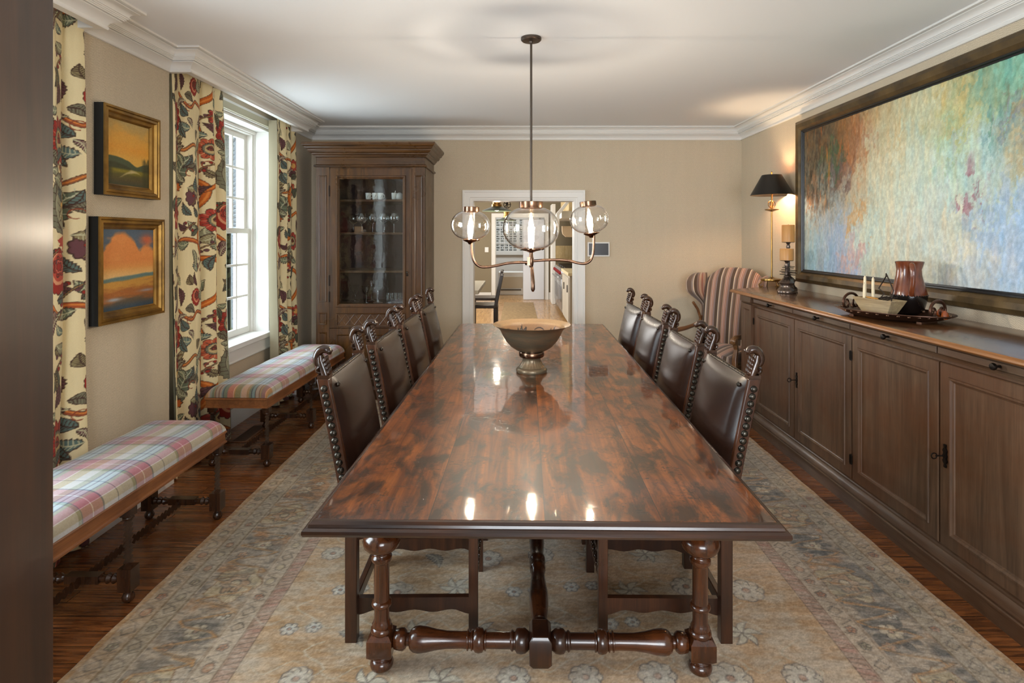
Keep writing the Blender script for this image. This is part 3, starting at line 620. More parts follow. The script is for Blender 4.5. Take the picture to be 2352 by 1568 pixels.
# ---------------------------------------------------------------- rug
def make_rug():
    x0, x1, y0, y1 = -1.545, 1.75, .3, 5.2; res = .005; ys = 1.62
    W_ = x1-x0; R = Ras(W_, y1-ys, res, (176, 150, 118)); rnd = random.Random(11)
    Y, X = np.mgrid[0:R.ny, 0:R.nx]; u = X*res; v = Y*res
    d = np.minimum(np.minimum(u, W_-u), R.h-v)            # distance from the rug's edge
    n = fbm(u*2.2, v*3, 3); ab = fbm(u*1.5, v*26, 5); g = fbm(u*14, v*40, 6)
    R.im = np.ones((R.ny, R.nx, 3))*np.array([184., 150, 112]); R.im += (n-.5)[..., None]*np.array([50, 56, 66])+(ab-.5)[..., None]*np.array([44, 50, 60])
    lite = np.clip((fbm(u*5, v*7, 8)-.52)*6, 0, 1)[..., None]; R.im = R.im*(1-.5*lite)+np.array([192, 184, 170])*.5*lite
    o = (88, 80, 70); tan = (190, 172, 140); vin = (196, 186, 164)
    B = [(0, .03, (176, 138, 92)), (.03, .115, (176, 152, 122)), (.115, .195, (168, 152, 128)), (.195, .43, (170, 152, 130)), (.43, .52, (178, 158, 134)), (.52, .575, (174, 142, 120))]
    for a, b_, c in B:
        m = ((d >= a) & (d < b_))[..., None]; R.im = np.where(m, np.array(c)+(n-.5)[..., None]*30+(ab-.5)[..., None]*26, R.im)
    main = ((d > .20) & (d < .425))
    dk = np.clip((fbm(u*9+v*2, v*14, 13)-.45)*8, 0, 1)*main*np.clip(.1+1.3*g, 0, 1)*(.6+.4*(u > W_/2)); dk = dk[..., None]*.85; R.im = R.im*(1-dk)+np.array([80, 78, 74])*dk
    org = (np.clip((fbm(u*6, v*6, 15)-.60)*9, 0, 1)*main)[..., None]*.7; R.im = R.im*(1-org)+np.array([184, 124, 74])*org
    def L(pts, wd=.0022, c=o, a=.8): R.line(pts, wd, c, a)
    def flower(x, y, r, k=8, fill=(198, 190, 172), e_=o):
        for q in range(k): t = 2*PI*q/k; R.ell(x+r*.62*math.cos(t), y+r*.62*math.sin(t), r*.38, r*.38, fill, a=.7, edge=e_, ew=.0016)
        R.ell(x, y, r*.55, r*.55, fill, a=.9); R.ell(x, y, r*.22, r*.22, (176, 140, 116), edge=e_, ew=.0014)
    # border lines and guard motifs, left and right sides then far end
    for side in (0, 1, 2):
        Lg = R.h if side < 2 else W_
        def M_(dd, t): return (dd, t) if side == 0 else ((W_-dd, t) if side == 1 else (t, R.h-dd))
        for dd, c in ((.03, (140, 100, 62)), (.112, (120, 96, 64)), (.118, (120, 96, 64)), (.192, (110, 92, 66)), (.198, (110, 92, 66)), (.43, (116, 94, 72)), (.436, (116, 94, 72)), (.518, (112, 90, 70)), (.525, (116, 94, 72)), (.578, (104, 80, 66))):
            L([M_(dd, 0), M_(dd, Lg)], .0016, c, .8)
        t = .05
        while t < Lg:
            for dc, s in ((.072, .028), (.155, .024), (.477, .026)):
                q = rnd.random(); A = M_(dc, t+rnd.uniform(-.01, .01)); c = rnd.choice([(172, 112, 78), (150, 140, 112), (184, 166, 130)])
                if q < .35: R.ell(A[0], A[1], s*.7, s*.9, c, a=.45); R.ell(A[0], A[1], s*.7, s*.9, c, edge=o, ew=.0008, a=.1, lobes=5); R.ell(A[0], A[1], s*.3, s*.4, tan, a=.5)
                elif q < .65: pts = [(A[0]-s, A[1]), (A[0]-s*.3, A[1]-s), (A[0]+s, A[1]-s*.2), (A[0]+s*.2, A[1]+s), (A[0]-s, A[1])]; L(pts)
                else: flower(A[0], A[1], s*.8, 5, c)
                B2 = M_(dc-.03, t+.045); C2 = M_(dc+.03, t+.075); L([M_(dc+.02, t+.02), B2, C2], .0015)
            t += .098
        t = .0
        while t < Lg:
            a, b_, c, e_ = M_(.527, t), M_(.576, t+.02), M_(.576, t+.04), M_(.527, t+.03); L([a, b_], .0018); L([c, e_], .0018)
            if rnd.random() < .5: R.poly([a, b_, c, e_], (176, 122, 104), .45)
            t += .05
        t = .22; k = 0
        while t < Lg+.2:
            A = M_(.315+.02*math.sin(k), t)
            if k % 2 == 0:
                pts = [(A[0]+.10*(1+.16*math.cos(5*q))*math.cos(q), A[1]+.12*(1+.16*math.cos(5*q))*math.sin(q)) for q in np.linspace(0, 2*PI, 30)]
                R.poly(pts, (186, 166, 128), .75, edge=(128, 92, 60), ew=.002)
                pts = [(A[0]+.055*(1+.2*math.cos(6*q))*math.cos(q), A[1]+.065*(1+.2*math.cos(6*q))*math.sin(q)) for q in np.linspace(0, 2*PI, 30)]
                R.poly(pts, (176, 132, 100), .55, edge=o, ew=.0016); R.ell(A[0], A[1], .022, .026, tan, edge=o)
                for q in range(5): L([(A[0]-.04+.02*q, A[1]-.03), (A[0]-.02+.01*q, A[1]-.09)], .0015)
            else:
                for q in range(9):
                    aa = q*.7; R.ell(A[0]+.06*math.cos(aa), A[1]+.07*math.sin(aa), .034, .02, (78, 76, 72), ang=aa, a=.7 if side else .4)
                flower(A[0], A[1], .045, 6, (196, 180, 150)); flower(A[0]+.06, A[1]+.09, .026, 5); flower(A[0]-.06, A[1]-.08, .026, 5, (184, 134, 96))
            L([(A[0]+.1*math.sin(q*1.3+k), A[1]-.17+.34*q/12) for q in range(13)], .006, (184, 136, 84), .8); L([(A[0]+.1*math.sin(q*1.3+k)+.008, A[1]-.17+.34*q/12) for q in range(13)], .0015, o, .8)
            t += .30; k += 1
    # field
    for j in range(14):
        for i in range(9):
            x = .68+i*.245+(j % 2)*.12; y = .05+j*.245+rnd.uniform(-.03, .03)
            if x > W_-.66 or y > R.h-.66: continue
            q = rnd.random()
            if q < .32: flower(x, y, rnd.uniform(.05, .075), rnd.choice([8, 9]), (200, 190, 172), (110, 100, 92))
            elif q < .6: flower(x, y, .034, 6, (204, 200, 188), (104, 98, 94)); flower(x+.09, y+.01, .03, 6, (204, 200, 188), (104, 98, 94))
            elif q < .8:
                for aa in range(6): R.leaf(x, y, .075, .014, aa*1.05+j, vin, None, 0, (120, 108, 96))
            else: R.leaf(x-.05, y, .13, .03, rnd.uniform(-1, 1), (128, 122, 112), vin, 1, o)
            L([(x+.03+.05*math.sin(t*.8+i), y+t*.022) for t in range(9)], .0035, vin, .6); L([(x-.02-t*.02, y+.05+.03*math.sin(t*.7+j)) for t in range(9)], .003, vin, .55)
    wear = np.clip((fbm(u*12, v*50, 28)-.46)*7, 0, 1)[..., None]*.34; R.im = R.im*(1-wear)+np.array([192, 178, 160])*wear
    wd2 = np.clip((fbm(u*20, v*80, 38)-.52)*8, 0, 1)[..., None]*.42*np.clip(.22+main[..., None], 0, 1); R.im = R.im*(1-wd2)+np.array([92, 88, 80])*wd2
    R.im += ((np.random.RandomState(1).rand(R.ny, R.nx)-.5)*26+(fbm(u*70, v*120, 18)-.5)*56)[..., None]
    yl = np.concatenate([np.linspace(y0, ys, 8)[:-1], ys+(np.arange(R.ny)+.5)*res]); xl = x0+(np.arange(R.nx)+.5)*res
    XX, YY = np.meshgrid(xl, yl); ee = np.minimum(np.minimum(XX-x0, x1-XX), y1-YY)
    XX = XX+.0022*np.sin(YY*23)*(ee < .02)
    im = np.concatenate([R.im[:1].repeat(7, 0), R.im]); Z = .009-.006*np.clip(1-ee/.006, 0, 1)+.0008*vnoise(XX*30, YY*30, 3)
    o_ = grid('area_rug', np.stack([XX, YY, Z], -1), im, vcol('wool_rug', .92, 500, .5, sheen=.25, spec=.15))
    m = o_.modifiers.new('thickness', 'SOLIDIFY'); m.thickness = .007; m.offset = -1
    tag(o_, 'large faded oriental wool rug under the dining table', 'rug')
make_rug()

# ---------------------------------------------------------------- dining table
TW, TL = 1.274, 3.465; TZ = .753; TROT = -.0165
def table_mat():
    t = NT('polished_reclaimed_walnut'); v0 = t.coord((1, 1, 1)); sx = t.n('ShaderNodeSeparateXYZ', {0: v0})
    bid = t.math('FLOOR', t.math('DIVIDE', t.math('ADD', sx.outputs[0], .617), .309))
    off = t.n('ShaderNodeCombineXYZ', {0: bid, 1: t.math('MULTIPLY', bid, 3.7), 2: bid})
    def cv(sc): return t.n('ShaderNodeVectorMath', {0: t.coord(sc), 1: off.outputs[0]}, operation='ADD').outputs[0]
    g = t.noise(cv((16, .9, 16)), 1.4, 8, .6, 1.4); big = t.noise(cv((2.2, 1.5, 2)), 1.5, 5, .6, .6); mid = t.noise(cv((7, 3, 7)), 1.6, 5, .65, .5)
    c = t.mix(t.ramp(g, [(.34, G(0)), (.66, G(1))]), C(80, 37, 12), C(150, 82, 30))
    c = t.mix(t.ramp(big, [(.46, G(0)), (.66, G(.6))]), c, C(84, 35, 15)); c = t.mix(t.ramp(mid, [(.47, G(0)), (.60, G(.9))]), c, C(38, 22, 12))
    bl = t.n('ShaderNodeTexWhiteNoise', {'W': bid}, noise_dimensions='1D').outputs[0]
    c = t.mix(.55, c, t.ramp(bl, [(0, G(.62)), (1, G(1.1))]), 'MULTIPLY')
    k = t.noise(cv((3.2, 6.2, 3)), 3.4, 5, .7, .5); knots = t.ramp(k, [(.66, G(0)), (.74, G(.9))])
    sp = t.noise(cv((46, 80, 60)), 1, 4, .7, .4); clu = t.ramp(t.noise(cv((5, 5, 5)), 1, 3), [(.42, G(0)), (.6, G(1))]); pits = t.math('MULTIPLY', t.ramp(sp, [(.58, G(0)), (.62, G(1))]), clu)
    sc_ = t.noise(cv((6, 60, 6)), 1, 5, .75, 2.5); scr = t.ramp(sc_, [(.68, G(0)), (.73, G(1))])
    c = t.mix(knots, c, C(16, 10, 6)); c = t.mix(t.math('MULTIPLY', pits, .8), c, C(22, 13, 8)); c = t.mix(t.math('MULTIPLY', scr, .6), c, C(26, 14, 9))
    seam = t.math('LESS_THAN', t.math('PINGPONG', t.math('ADD', sx.outputs[0], .617), .1545), .0012)
    c = t.mix(t.math('MULTIPLY', seam, .8), c, C(18, 10, 6))
    wob = t.noise(v0, 3.0, 2, .4); w2 = t.noise(v0, 16, 2, .5)
    h = t.math('ADD', t.math('MULTIPLY', wob, 2.4), t.math('MULTIPLY', w2, .32))
    for q, s in ((pits, .55), (scr, .25), (seam, .35), (knots, .15)): h = t.math('SUBTRACT', h, t.math('MULTIPLY', q, s))
    t.set(Base_Color=c, Roughness=.42, Coat_Weight=.85, Coat_Roughness=.05, Specular_IOR_Level=.25)
    nb = t.bump(h, .22, .004); t.t.links.new(nb, t.b.inputs['Coat Normal']); return t.m
M_table = table_mat()
M_tedge = wood('dark_table_edge', C(34, 18, 9), C(78, 44, 21), 'x', .3, .5, C(26, 13, 8), .4, crough=.15)
M_tleg = wood('dark_turned_walnut', C(44, 20, 8), C(92, 48, 20), 'z', .26, .5, C(30, 14, 8), .2, crough=.12)
M_tlegx = wood('dark_turned_walnut_x', C(50, 24, 10), C(96, 50, 22), 'x', .26, .5, C(30, 14, 8), .2, crough=.12)
tb = root('dining_table', 'long polished wooden refectory table with turned legs on the rug', 'table', (.103, 3.198, .009), TROT)
hw, hl = TW/2, TL/2; f = lambda u, v, d: (u, v, d)
def rr2(i, z): return (-hw+i, hw-i, -hl+i, hl-i, z-.016)
MB().rects([rr2(.0275, .724), rr2(.0275, .759), rr2(.029, .760)], f, True, True).obj('table_top', M_table, tb, ang=25)
MB().rects([rr2(.0275, .722), rr2(.012, .7205), rr2(.003, .724), rr2(0, .731), rr2(.001, .739), rr2(.008, .744), rr2(.013, .7445), rr2(.015, .751), rr2(.021, .7575), rr2(.0275, .7595)], f, False, False).obj('edge_moulding', M_tedge, tb, ang=25)
def turned(b, prof, a, c_, seg=24):
    # lathe along the segment a->c_, prof (r, t 0..1)
    A, Cc = Vector(a), Vector(c_); d = Cc-A; q = d.to_track_quat('Z', 'Y').to_matrix().to_4x4()
    b.lathe([(r, t*d.length) for r, t in prof], seg, Matrix.Translation(A) @ q); return b
LEGP = [(.0, .0), (.026, .001), (.038, .010), (.0405, .022), (.036, .034), (.031, .038), (.034, .043), (.028, .050)]
LEGU = [(.034, .126), (.038, .134), (.037, .142), (.031, .148), (.033, .156), (.028, .166), (.0255, .178), (.0255, .214), (.033, .219), (.035, .226), (.033, .233), (.0265, .238), (.0262, .25),
        (.0265, .366), (.029, .37), (.035, .378), (.035, .388), (.028, .394), (.026, .40), (.028, .408), (.046, .412), (.060, .426), (.065, .444), (.060, .462), (.046, .476), (.034, .482), (.036, .49), (.030, .50), (.028, .54), (.040, .60), (.046, .64), (.040, .66), (.044, .672), (.044, .69)]
lx = .549; LY = {-1: -1.245, 1: 1.39}
for sy in (-1, 1):
    ly = LY[sy]*sy
    for sx_ in (-1, 1):
        b = MB(); Mx = T(sx_*lx, sy*ly, 0); b.lathe(LEGP, 28, Mx); b.lathe(LEGU, 28, Mx)
        a, c_ = .0425, .030
        b.rects([(-c_, c_, -c_, c_, .048), (-a, a, -a, a, .062), (-a, a, -a, a, .116), (-c_, c_, -c_, c_, .129)], lambda u, v, d: (u+sx_*lx, v+sy*ly, d), True, True)
        b.box(sx_*lx-.045, sx_*lx+.045, sy*ly-.045, sy*ly+.045, .66, .712)
        b.obj('leg', M_tleg, tb, ang=42)
CS = [(.022, 0), (.030, .012), (.034, .05), (.034, .075), (.026, .095), (.020, .10), (.020, .115), (.030, .125), (.038, .15), (.0405, .185), (.038, .24), (.031, .31), (.0265, .39), (.0255, .50), (.0265, .535), (.032, .54), (.032, .548), (.026, .553), (.026, .565), (.032, .57), (.032, .577), (.028, .583),
      (.036, .60), (.0385, .625), (.036, .65), (.028, .663), (.032, .668), (.032, .675), (.0255, .68), (.0255, .85), (.032, .862), (.032, .87), (.028, .877), (.028, .885), (.037, .90), (.0395, .93), (.037, .96), (.028, .985), (.02, 1)]
for sy in (-1, 1):
    ly = LY[sy]*sy; b = MB(); zc = .10
    for sx_ in (-1, 1): turned(b, CS, (sx_*(lx-.041), sy*ly, zc), (sx_*.033, sy*ly, zc))
    b.obj('cross_stretcher', M_tlegx, tb, ang=42)
    b = MB(); a, c_ = .038, .026
    b.rects([(-c_, c_, -.045, .045, .036), (-a, a, -.055, .055, .054), (-a, a, -.055, .055, .128), (-c_, c_, -.045, .045, .145)], lambda u, v, d: (u, v+sy*ly, d), True, True)
    b.obj('stretcher_block', M_tleg, tb, bev=.003)
b = MB(); seg_ = [(.018, 0), (.030, .01), (.032, .03), (.024, .04), (.027, .05), (.036, .12), (.037, .18), (.031, .24), (.026, .30), (.032, .31), (.034, .33), (.028, .345), (.034, .36), (.034, .38), (.026, .40), (.030, .44), (.034, .5)]
P2 = seg_+[(r, 1-t) for r, t in seg_[::-1][1:]]
for a, c_ in ((LY[-1]+.05, -.02), (.02, LY[1]-.05)): turned(b, P2, (0, a, .098), (0, c_, .098))
b.box(-.036, .036, -.05, .05, .05, .14); b.obj('long_stretcher', M_tleg, tb, ang=42)
b = MB(); b.box(-.52, .52, LY[-1]-.02, LY[-1]+.02, .655, .712); b.box(-.52, .52, LY[1]-.02, LY[1]+.02, .655, .712); b.box(-.03, .03, LY[-1], LY[1], .67, .712); b.obj('apron', M_tlegx, tb, bev=.003)

# ---------------------------------------------------------------- leather chairs
M_leather = plain('dark_brown_leather', C(30, 17, 12), .27, col2=C(44, 25, 17), sc=5, bump=.05, bsc=240, coat=.0, spec=.4)
M_chw = wood('chair_walnut', C(44, 23, 12), C(84, 47, 25), 'z', .32, .3, C(36, 18, 10), .2, crough=.2)
M_carve = plain('burnished_carved_wood', C(70, 42, 24), .26, .12, C(36, 21, 13), 30, .15, 90, coat=.5)
M_nail = plain('pewter_nailhead', C(84, 80, 72), .28, .9, C(52, 48, 44), 90, .3, 160)
M_braid = plain('leather_braid', C(70, 58, 46), .4, .3, C(36, 28, 22), 60, .6, 160)
def post_x(z): return 0 if z < .42 else -.105*((z-.42)/.56)**1.15
def make_chair():
    r = root('leather_chair', '', 'chair'); HW = .2345
    for s in (-1, 1):
        b = MB(); zs = [0, .2, .42, .5, .6, .7, .8, .9, .975]
        b.loft([[(post_x(z)+a, s*HW+c_, z) for a, c_ in ((-.022, -.02), (.022, -.02), (.022, .02), (-.022, .02))] for z in zs]); b.obj('leg', M_chw, r, bev=.003)
        # finial: volute, S curve, curled head with acanthus
        b = MB(); ox = post_x(.975); z0 = .975
        b.box(ox-.02, ox+.024, s*HW-.02, s*HW+.02, z0-.0, z0+.014)
        vol = [(ox-.012+.013*(1-t*.75)*math.cos(PI*.5+t*7), s*HW, z0+.030+.013*(1-t*.75)*math.sin(PI*.5+t*7)) for t in np.linspace(1, 0, 18)]
        sp = [(ox-.012, z0+.044), (ox-.022, z0+.052), (ox-.027, z0+.066), (ox-.026, z0+.082), (ox-.018, z0+.098), (ox-.004, z0+.107), (ox+.010, z0+.105), (ox+.018, z0+.096), (ox+.018, z0+.088)]
        b.tube(vol, [.006+.003*t for t in np.linspace(0, 1, 18)], 8, 2.2)
        b.tube(smooth([(x, s*HW, z) for x, z in sp], 3), lerps([.009, .0115, .0135, .0145, .0155, .0155, .015, .012, .007], 3), 12, 1.2)
        b.tube([(ox+.008, s*HW, z0+.012), (ox+.001, s*HW, z0+.035), (ox-.010, s*HW, z0+.062), (ox-.014, s*HW, z0+.085)], [.018, .018, .016, .013], 10, 1.15)
        for k in range(4):
            zz = z0+.020+k*.015
            for q in (-1, 0, 1): b.lathe([(0, -.012), (.005, -.006), (.0085, .004), (.006, .013), (.0025, .019), (0, .022)], 8, T(ox+.016-k*.004+(.003 if q == 0 else 0), s*HW+q*.011, zz, rx=q*.35, ry=.35))
        b.lathe([(0, -.006), (.005, -.004), (.006, 0), (.005, .004), (0, .006)], 8, T(ox+.024, s*HW+.010, z0+.100)); b.lathe([(0, -.006), (.005, -.004), (.006, 0), (.005, .004), (0, .006)], 8, T(ox+.024, s*HW-.010, z0+.100))
        b.obj('finial', M_carve, r, ang=60)
        b = MB(); b.box(.43, .465, s*.20-.0175, s*.20+.0175, 0, .40); b.obj('leg', M_chw, r, bev=.003)
        # scalloped rails
        def scal(zt, zb, n, x0, x1):
            p = [(x0, zt), (x1, zt), (x1, zb)]; m = 24
            for k in range(m+1):
                t = k/m; q = .5+.5*math.cos(2*PI*3*t); e_ = min(1, min(t, 1-t)*9)
                p.append((x1+(x0-x1)*t, zb+.018*(1-q*.55)*e_))
            p.append((x0, zb)); return p
        MB().prism(scal(.148, .085, 3, .02, .435), s*.207-.011, s*.207+.011).obj('side_stretcher', M_chw, r, ang=50)
        MB().prism(scal(.43, .365, 3, .02, .435), s*.207-.011, s*.207+.011).obj('side_rail', M_chw, r, ang=50)
    b = MB(); b.box(.437, .455, -.19, .19, .16, .27)
    for k in range(7): b.lathe([(0, 0), (.02, .004), (.012, .010), (0, .012)], 10, T(.455, -.15+.05*k, .215, ry=PI/2))
    b.obj('front_stretcher', M_carve, r, bev=.006); MB().box(-.012, .012, -.215, .215, .10, .145).obj('back_stretcher', M_chw, r, bev=.003)
    MB().box(.435, .46, -.19, .19, .37, .43).obj('front_rail', M_chw, r, bev=.003)
    # seat pad
    def pad(u0, u1, v0, v1, fn, nu=18, nv=18, th=.04, bul=.02):
        rings = []
        U = np.linspace(0, 1, nu+1); V = np.linspace(0, 1, nv+1); P = []; F = []
        for side in (0, 1):
            for j in V:
                for i in U:
                    e_ = min(1, 14*min(i, 1-i))**.5; g_ = min(1, 14*min(j, 1-j))**.5
                    d = (th+bul*math.sin(PI*i)**.8*math.sin(PI*j)**.8)*e_*g_ if side == 0 else 0
                    P.append(fn(u0+(u1-u0)*i, v0+(v1-v0)*j, d))
        nn = nu+1; base = (nv+1)*nn
        for j in range(nv):
            for i in range(nu):
                F.append((j*nn+i, j*nn+i+1, (j+1)*nn+i+1, (j+1)*nn+i)); F.append((base+j*nn+i, base+(j+1)*nn+i, base+(j+1)*nn+i+1, base+j*nn+i+1))
        bb = MB(); bb.add(P, F); return bb
    se = pad(.0, .475, -.225, .225, lambda u, v, d: (u, v, .43+d), th=.035, bul=.02).obj('seat', M_leather, r, ang=70)
    bk = MB(); nu, nv = 20, 22; P = []; F = []
    # padded back wrapping the frame: front bulge and flat rear
    fn = lambda u, v, d: (post_x(v)+d, u, v)
    bf = pad(-.236, .236, .50, .972, lambda u, v, d: fn(u, v, .021+d), th=.016, bul=.026)
    bf.v += []; k = MB(); k.v = bf.v; k.f = bf.f
    zs = np.linspace(.50, .966, 10)
    k.loft([[(post_x(z)-.018, -.213, z), (post_x(z)+.0215, -.213, z), (post_x(z)+.0215, .213, z), (post_x(z)-.018, .213, z)] for z in zs])
    bo = k.obj('backrest', M_leather, r, ang=60)
    b = MB(); b.tube([(post_x(.968)+.012, y, .972+.002*math.sin(y*500)) for y in np.linspace(-.21, .21, 90)], [.0065+.0015*math.sin(i*1.4) for i in range(90)], 7); b.obj('braid_trim', M_braid, bo, ang=70)
    for s in (-1, 1):
        b = MB()
        for q in range(17):
            z = .505+.0272*q; Mx = T(post_x(z)-.001, s*(HW+.0195), z, rx=-s*PI/2)
            b.lathe([(.0132, 0), (.0128, .004), (.0095, .009), (.005, .0108), (0, .0115)], 10, Mx)
        b.obj('nailhead_trim', M_nail, bo, ang=60)
        b = MB()
        z = .945; b.lathe([(.010, 0), (.0095, .003), (.006, .007), (0, .008)], 10, T(post_x(z)+.036, s*.205, z, ry=PI/2))
        b.obj('corner_stud', M_nail, bo)
    return r
ch0 = make_chair()
side = ['nearest the camera end', 'second from the near end', 'third from the near end', 'farthest from the near end']
which = ['nearest to the camera', 'second from the camera', 'third from the camera', 'farthest from the camera']
first = True
for k, y in enumerate((2.335, 3.005, 3.63, 4.275)):
    lbl = 'high backed brown leather chair on the window side of the table, '+which[k]
    if first:
        ch0.location = (-.612, y, .004); ch0['label'] = lbl; ch0['group'] = 'leather chairs along the table'; first = False
        ch0.rotation_euler = (0, 0, .012)
    else: dup(ch0, (-.612+.008*k, y, .004), -.01*k, lbl)
for k, y in enumerate((2.33, 2.965, 3.63, 4.25)):
    dup(ch0, (.775+.009*k, y, .004), PI+.01*(k-1), 'high backed brown leather chair on the sideboard side of the table, '+which[k])

# ---------------------------------------------------------------- benches
M_bfr = wood('bench_maple_apron', C(122, 74, 40), C(162, 104, 58), 'y', .4, .15, C(104, 60, 32), .15)
M_btw = wood('dark_barley_twist', C(44, 25, 14), C(84, 52, 30), 'z', .27, .15, C(28, 16, 10), .15, crough=.15)
M_plaid = vcol('wool_plaid', .9, 900, .3, sheen=.3, spec=.15)
def plaid(u, v):
    # u across, v along (metres)
    def bands(x, per, stops, off=0):
        x = (x+off) % per; out = np.zeros(x.shape+(3,))
        for a, b_, c in stops: out[(x >= a) & (x < b_)] = c
        return out
    PK = (166, 106, 116); GY = (184, 184, 184); BL = (136, 166, 180); DKB = (66, 76, 98); OC = (160, 138, 92); LV = (150, 138, 176); SG = (126, 134, 112); BR = (164, 94, 56)
    warp = bands(u, .24, [(0, .028, SG), (.028, .036, DKB), (.036, .052, BL), (.052, .060, DKB), (.060, .082, BL), (.082, .090, DKB), (.090, .108, SG), (.108, .150, PK), (.150, .154, (226, 216, 214)), (.154, .200, OC), (.200, .24, GY)], .13)
    weft = bands(v, .29, [(0, .29, GY), (.0, .014, SG), (.014, .018, DKB), (.018, .12, PK), (.066, .070, (226, 214, 214)), (.12, .126, DKB), (.20, .203, DKB), (.232, .235, (170, 176, 182))]) if True else bands(v, .29, [(0, .05, GY), (.05, .075, OC), (.075, .082, DKB), (.082, .10, SG), (.10, .106, DKB), (.106, .155, PK), (.155, .158, (220, 200, 205)), (.158, .19, PK), (.19, .196, DKB), (.196, .24, (196, 198, 202)), (.24, .246, DKB), (.246, .29, BR if False else GY)])
    weft = np.where((v < .16)[..., None], np.where(((u*11) % 1 < .45)[..., None], (104, 100, 74), (176, 108, 58)), weft)
    w = (np.floor((u+v)*700).astype(int) % 2)[..., None]*.12+.44
    return warp*w+weft*(1-w)+((fbm(u*300, v*300, 7)-.5)*22)[..., None]
def make_bench():
    r = root('bench', '', 'bench'); W_, L_ = .41, 1.52
    hw_, hl_ = W_/2, L_/2
    f = lambda u, v, d: (u, v, d)
    q = lambda i, z: (-hw_+i, hw_-i, -hl_+i, hl_-i, z)
    MB().rects([q(.02, .392), q(-.004, .392), q(-.004, .400), q(.003, .404), q(.003, .440), q(-.004, .444), q(-.004, .452), q(.0, .456), q(.02, .456)], f, True, True).obj('apron', M_bfr, r, ang=25)
    # cushion: unfolded grid
    res = .004; nu = int(.56/res); nv = int(1.68/res)
    a = np.linspace(-1, 1, nu)[None, :]*np.ones((nv, 1)); b_ = np.linspace(-1, 1, nv)[:, None]*np.ones((1, nu))
    ua = a*.28; vb = b_*.84
    def sup(t, half, n):  # superellipse style: coordinate and drop
        x = half*np.sign(t)*(1-(1-np.clip(np.abs(t), 0, 1))**1.35); return x
    rx = .075; fa = np.clip((np.abs(ua)-(hw_-rx))/(.28-(hw_-rx)), 0, 1)*PI/2; fb = np.clip((np.abs(vb)-(hl_-rx))/(.84-(hl_-rx)), 0, 1)*PI/2
    X = np.where(np.abs(ua) < hw_-rx, ua, np.sign(ua)*(hw_-rx+rx*np.sin(fa))); Y = np.where(np.abs(vb) < hl_-rx, vb, np.sign(vb)*(hl_-rx+rx*np.sin(fb)))
    Z = .457+.068*np.cos(fa)**.62*np.cos(fb)**.62+.012*(1-(ua/.28)**2)*(1-(vb/.84)**2)+.002*np.sin(vb*21)*np.cos(fa)
    grid('cushion', np.stack([X, Y, Z], -1), plaid(ua+.28, vb+.84), M_plaid, r)
    px, ys = .182, (-.75+.035, .03, .75-.035)
    def twist(b, a_, c_, r0, turns, seg=16, n=60):
        A, Cc = Vector(a_), Vector(c_); d = Cc-A; Q = Matrix.Translation(A) @ d.to_track_quat('Z', 'Y').to_matrix().to_4x4(); rings = []
        for i in range(n+1):
            t = i/n; rings.append([((r0*(1+.24*math.cos(2*(p_*2*PI/seg)-0+0) if False else r0*(1+.30*math.cos(2*PI*p_/seg*2-turns*2*PI*t))))*math.cos(2*PI*p_/seg),
                                    (r0*(1+.30*math.cos(2*PI*p_/seg*2-turns*2*PI*t)))*math.sin(2*PI*p_/seg), t*d.length) for p_ in range(seg)])
        b.loft(rings, M=Q)
    for y in ys:
        for s in (-1, 1):
            b = MB(); b.box(s*px-.022, s*px+.022, y-.022, y+.022, .355, .395); b.lathe([(.016, .338), (.022, .344), (.022, .350), (.016, .356)], 14, T(s*px, y, 0))
            twist(b, (s*px, y, .14), (s*px, y, .342), .0245, 9, 20, 90); b.box(s*px-.028, s*px+.028, y-.028, y+.028, .052, .145)
            b.lathe([(0, 0), (.014, .001), (.023, .012), (.024, .024), (.018, .038), (.015, .042), (.021, .048), (.02, .054)], 14, T(s*px, y, 0)); b.obj('leg', M_btw, r, ang=50)
        b = MB(); h = px-.024
        pr = [(.016, 0), (.02, .06), (.013, .12), (.021, .2), (.013, .28), (.021, .36), (.015, .42), (.015, .5)]
        for s in (-1, 1): turned(b, [(r_, t) for r_, t in pr]+[(.014, .72), (.014, 1)], (s*h, y, .095), (0, y, .095), 12)
        b.box(-.07, .07, y-.02, y+.02, .080, .112); b.obj('cross_stretcher', M_btw, r, ang=45)
    for y0_, y1_ in ((ys[0], ys[1]), (ys[1], ys[2])):
        b = MB(); twist(b, (0, y0_+.02, .096), (0, y1_-.02, .096), .0175, 22, 14, 190); b.obj('long_stretcher', M_btw, r, ang=50)
    return r
bn = make_bench(); bn.location = (-1.782, 2.305, 0); bn.rotation_euler = (0, 0, -.008)
bn['label'] = 'plaid upholstered bench with twisted legs below the small paintings, partly cut off'; bn['group'] = 'plaid benches by the window wall'
bb_ = dup(bn, (-1.800, 4.435, 0), -.026, 'plaid upholstered bench with twisted legs under the far window')
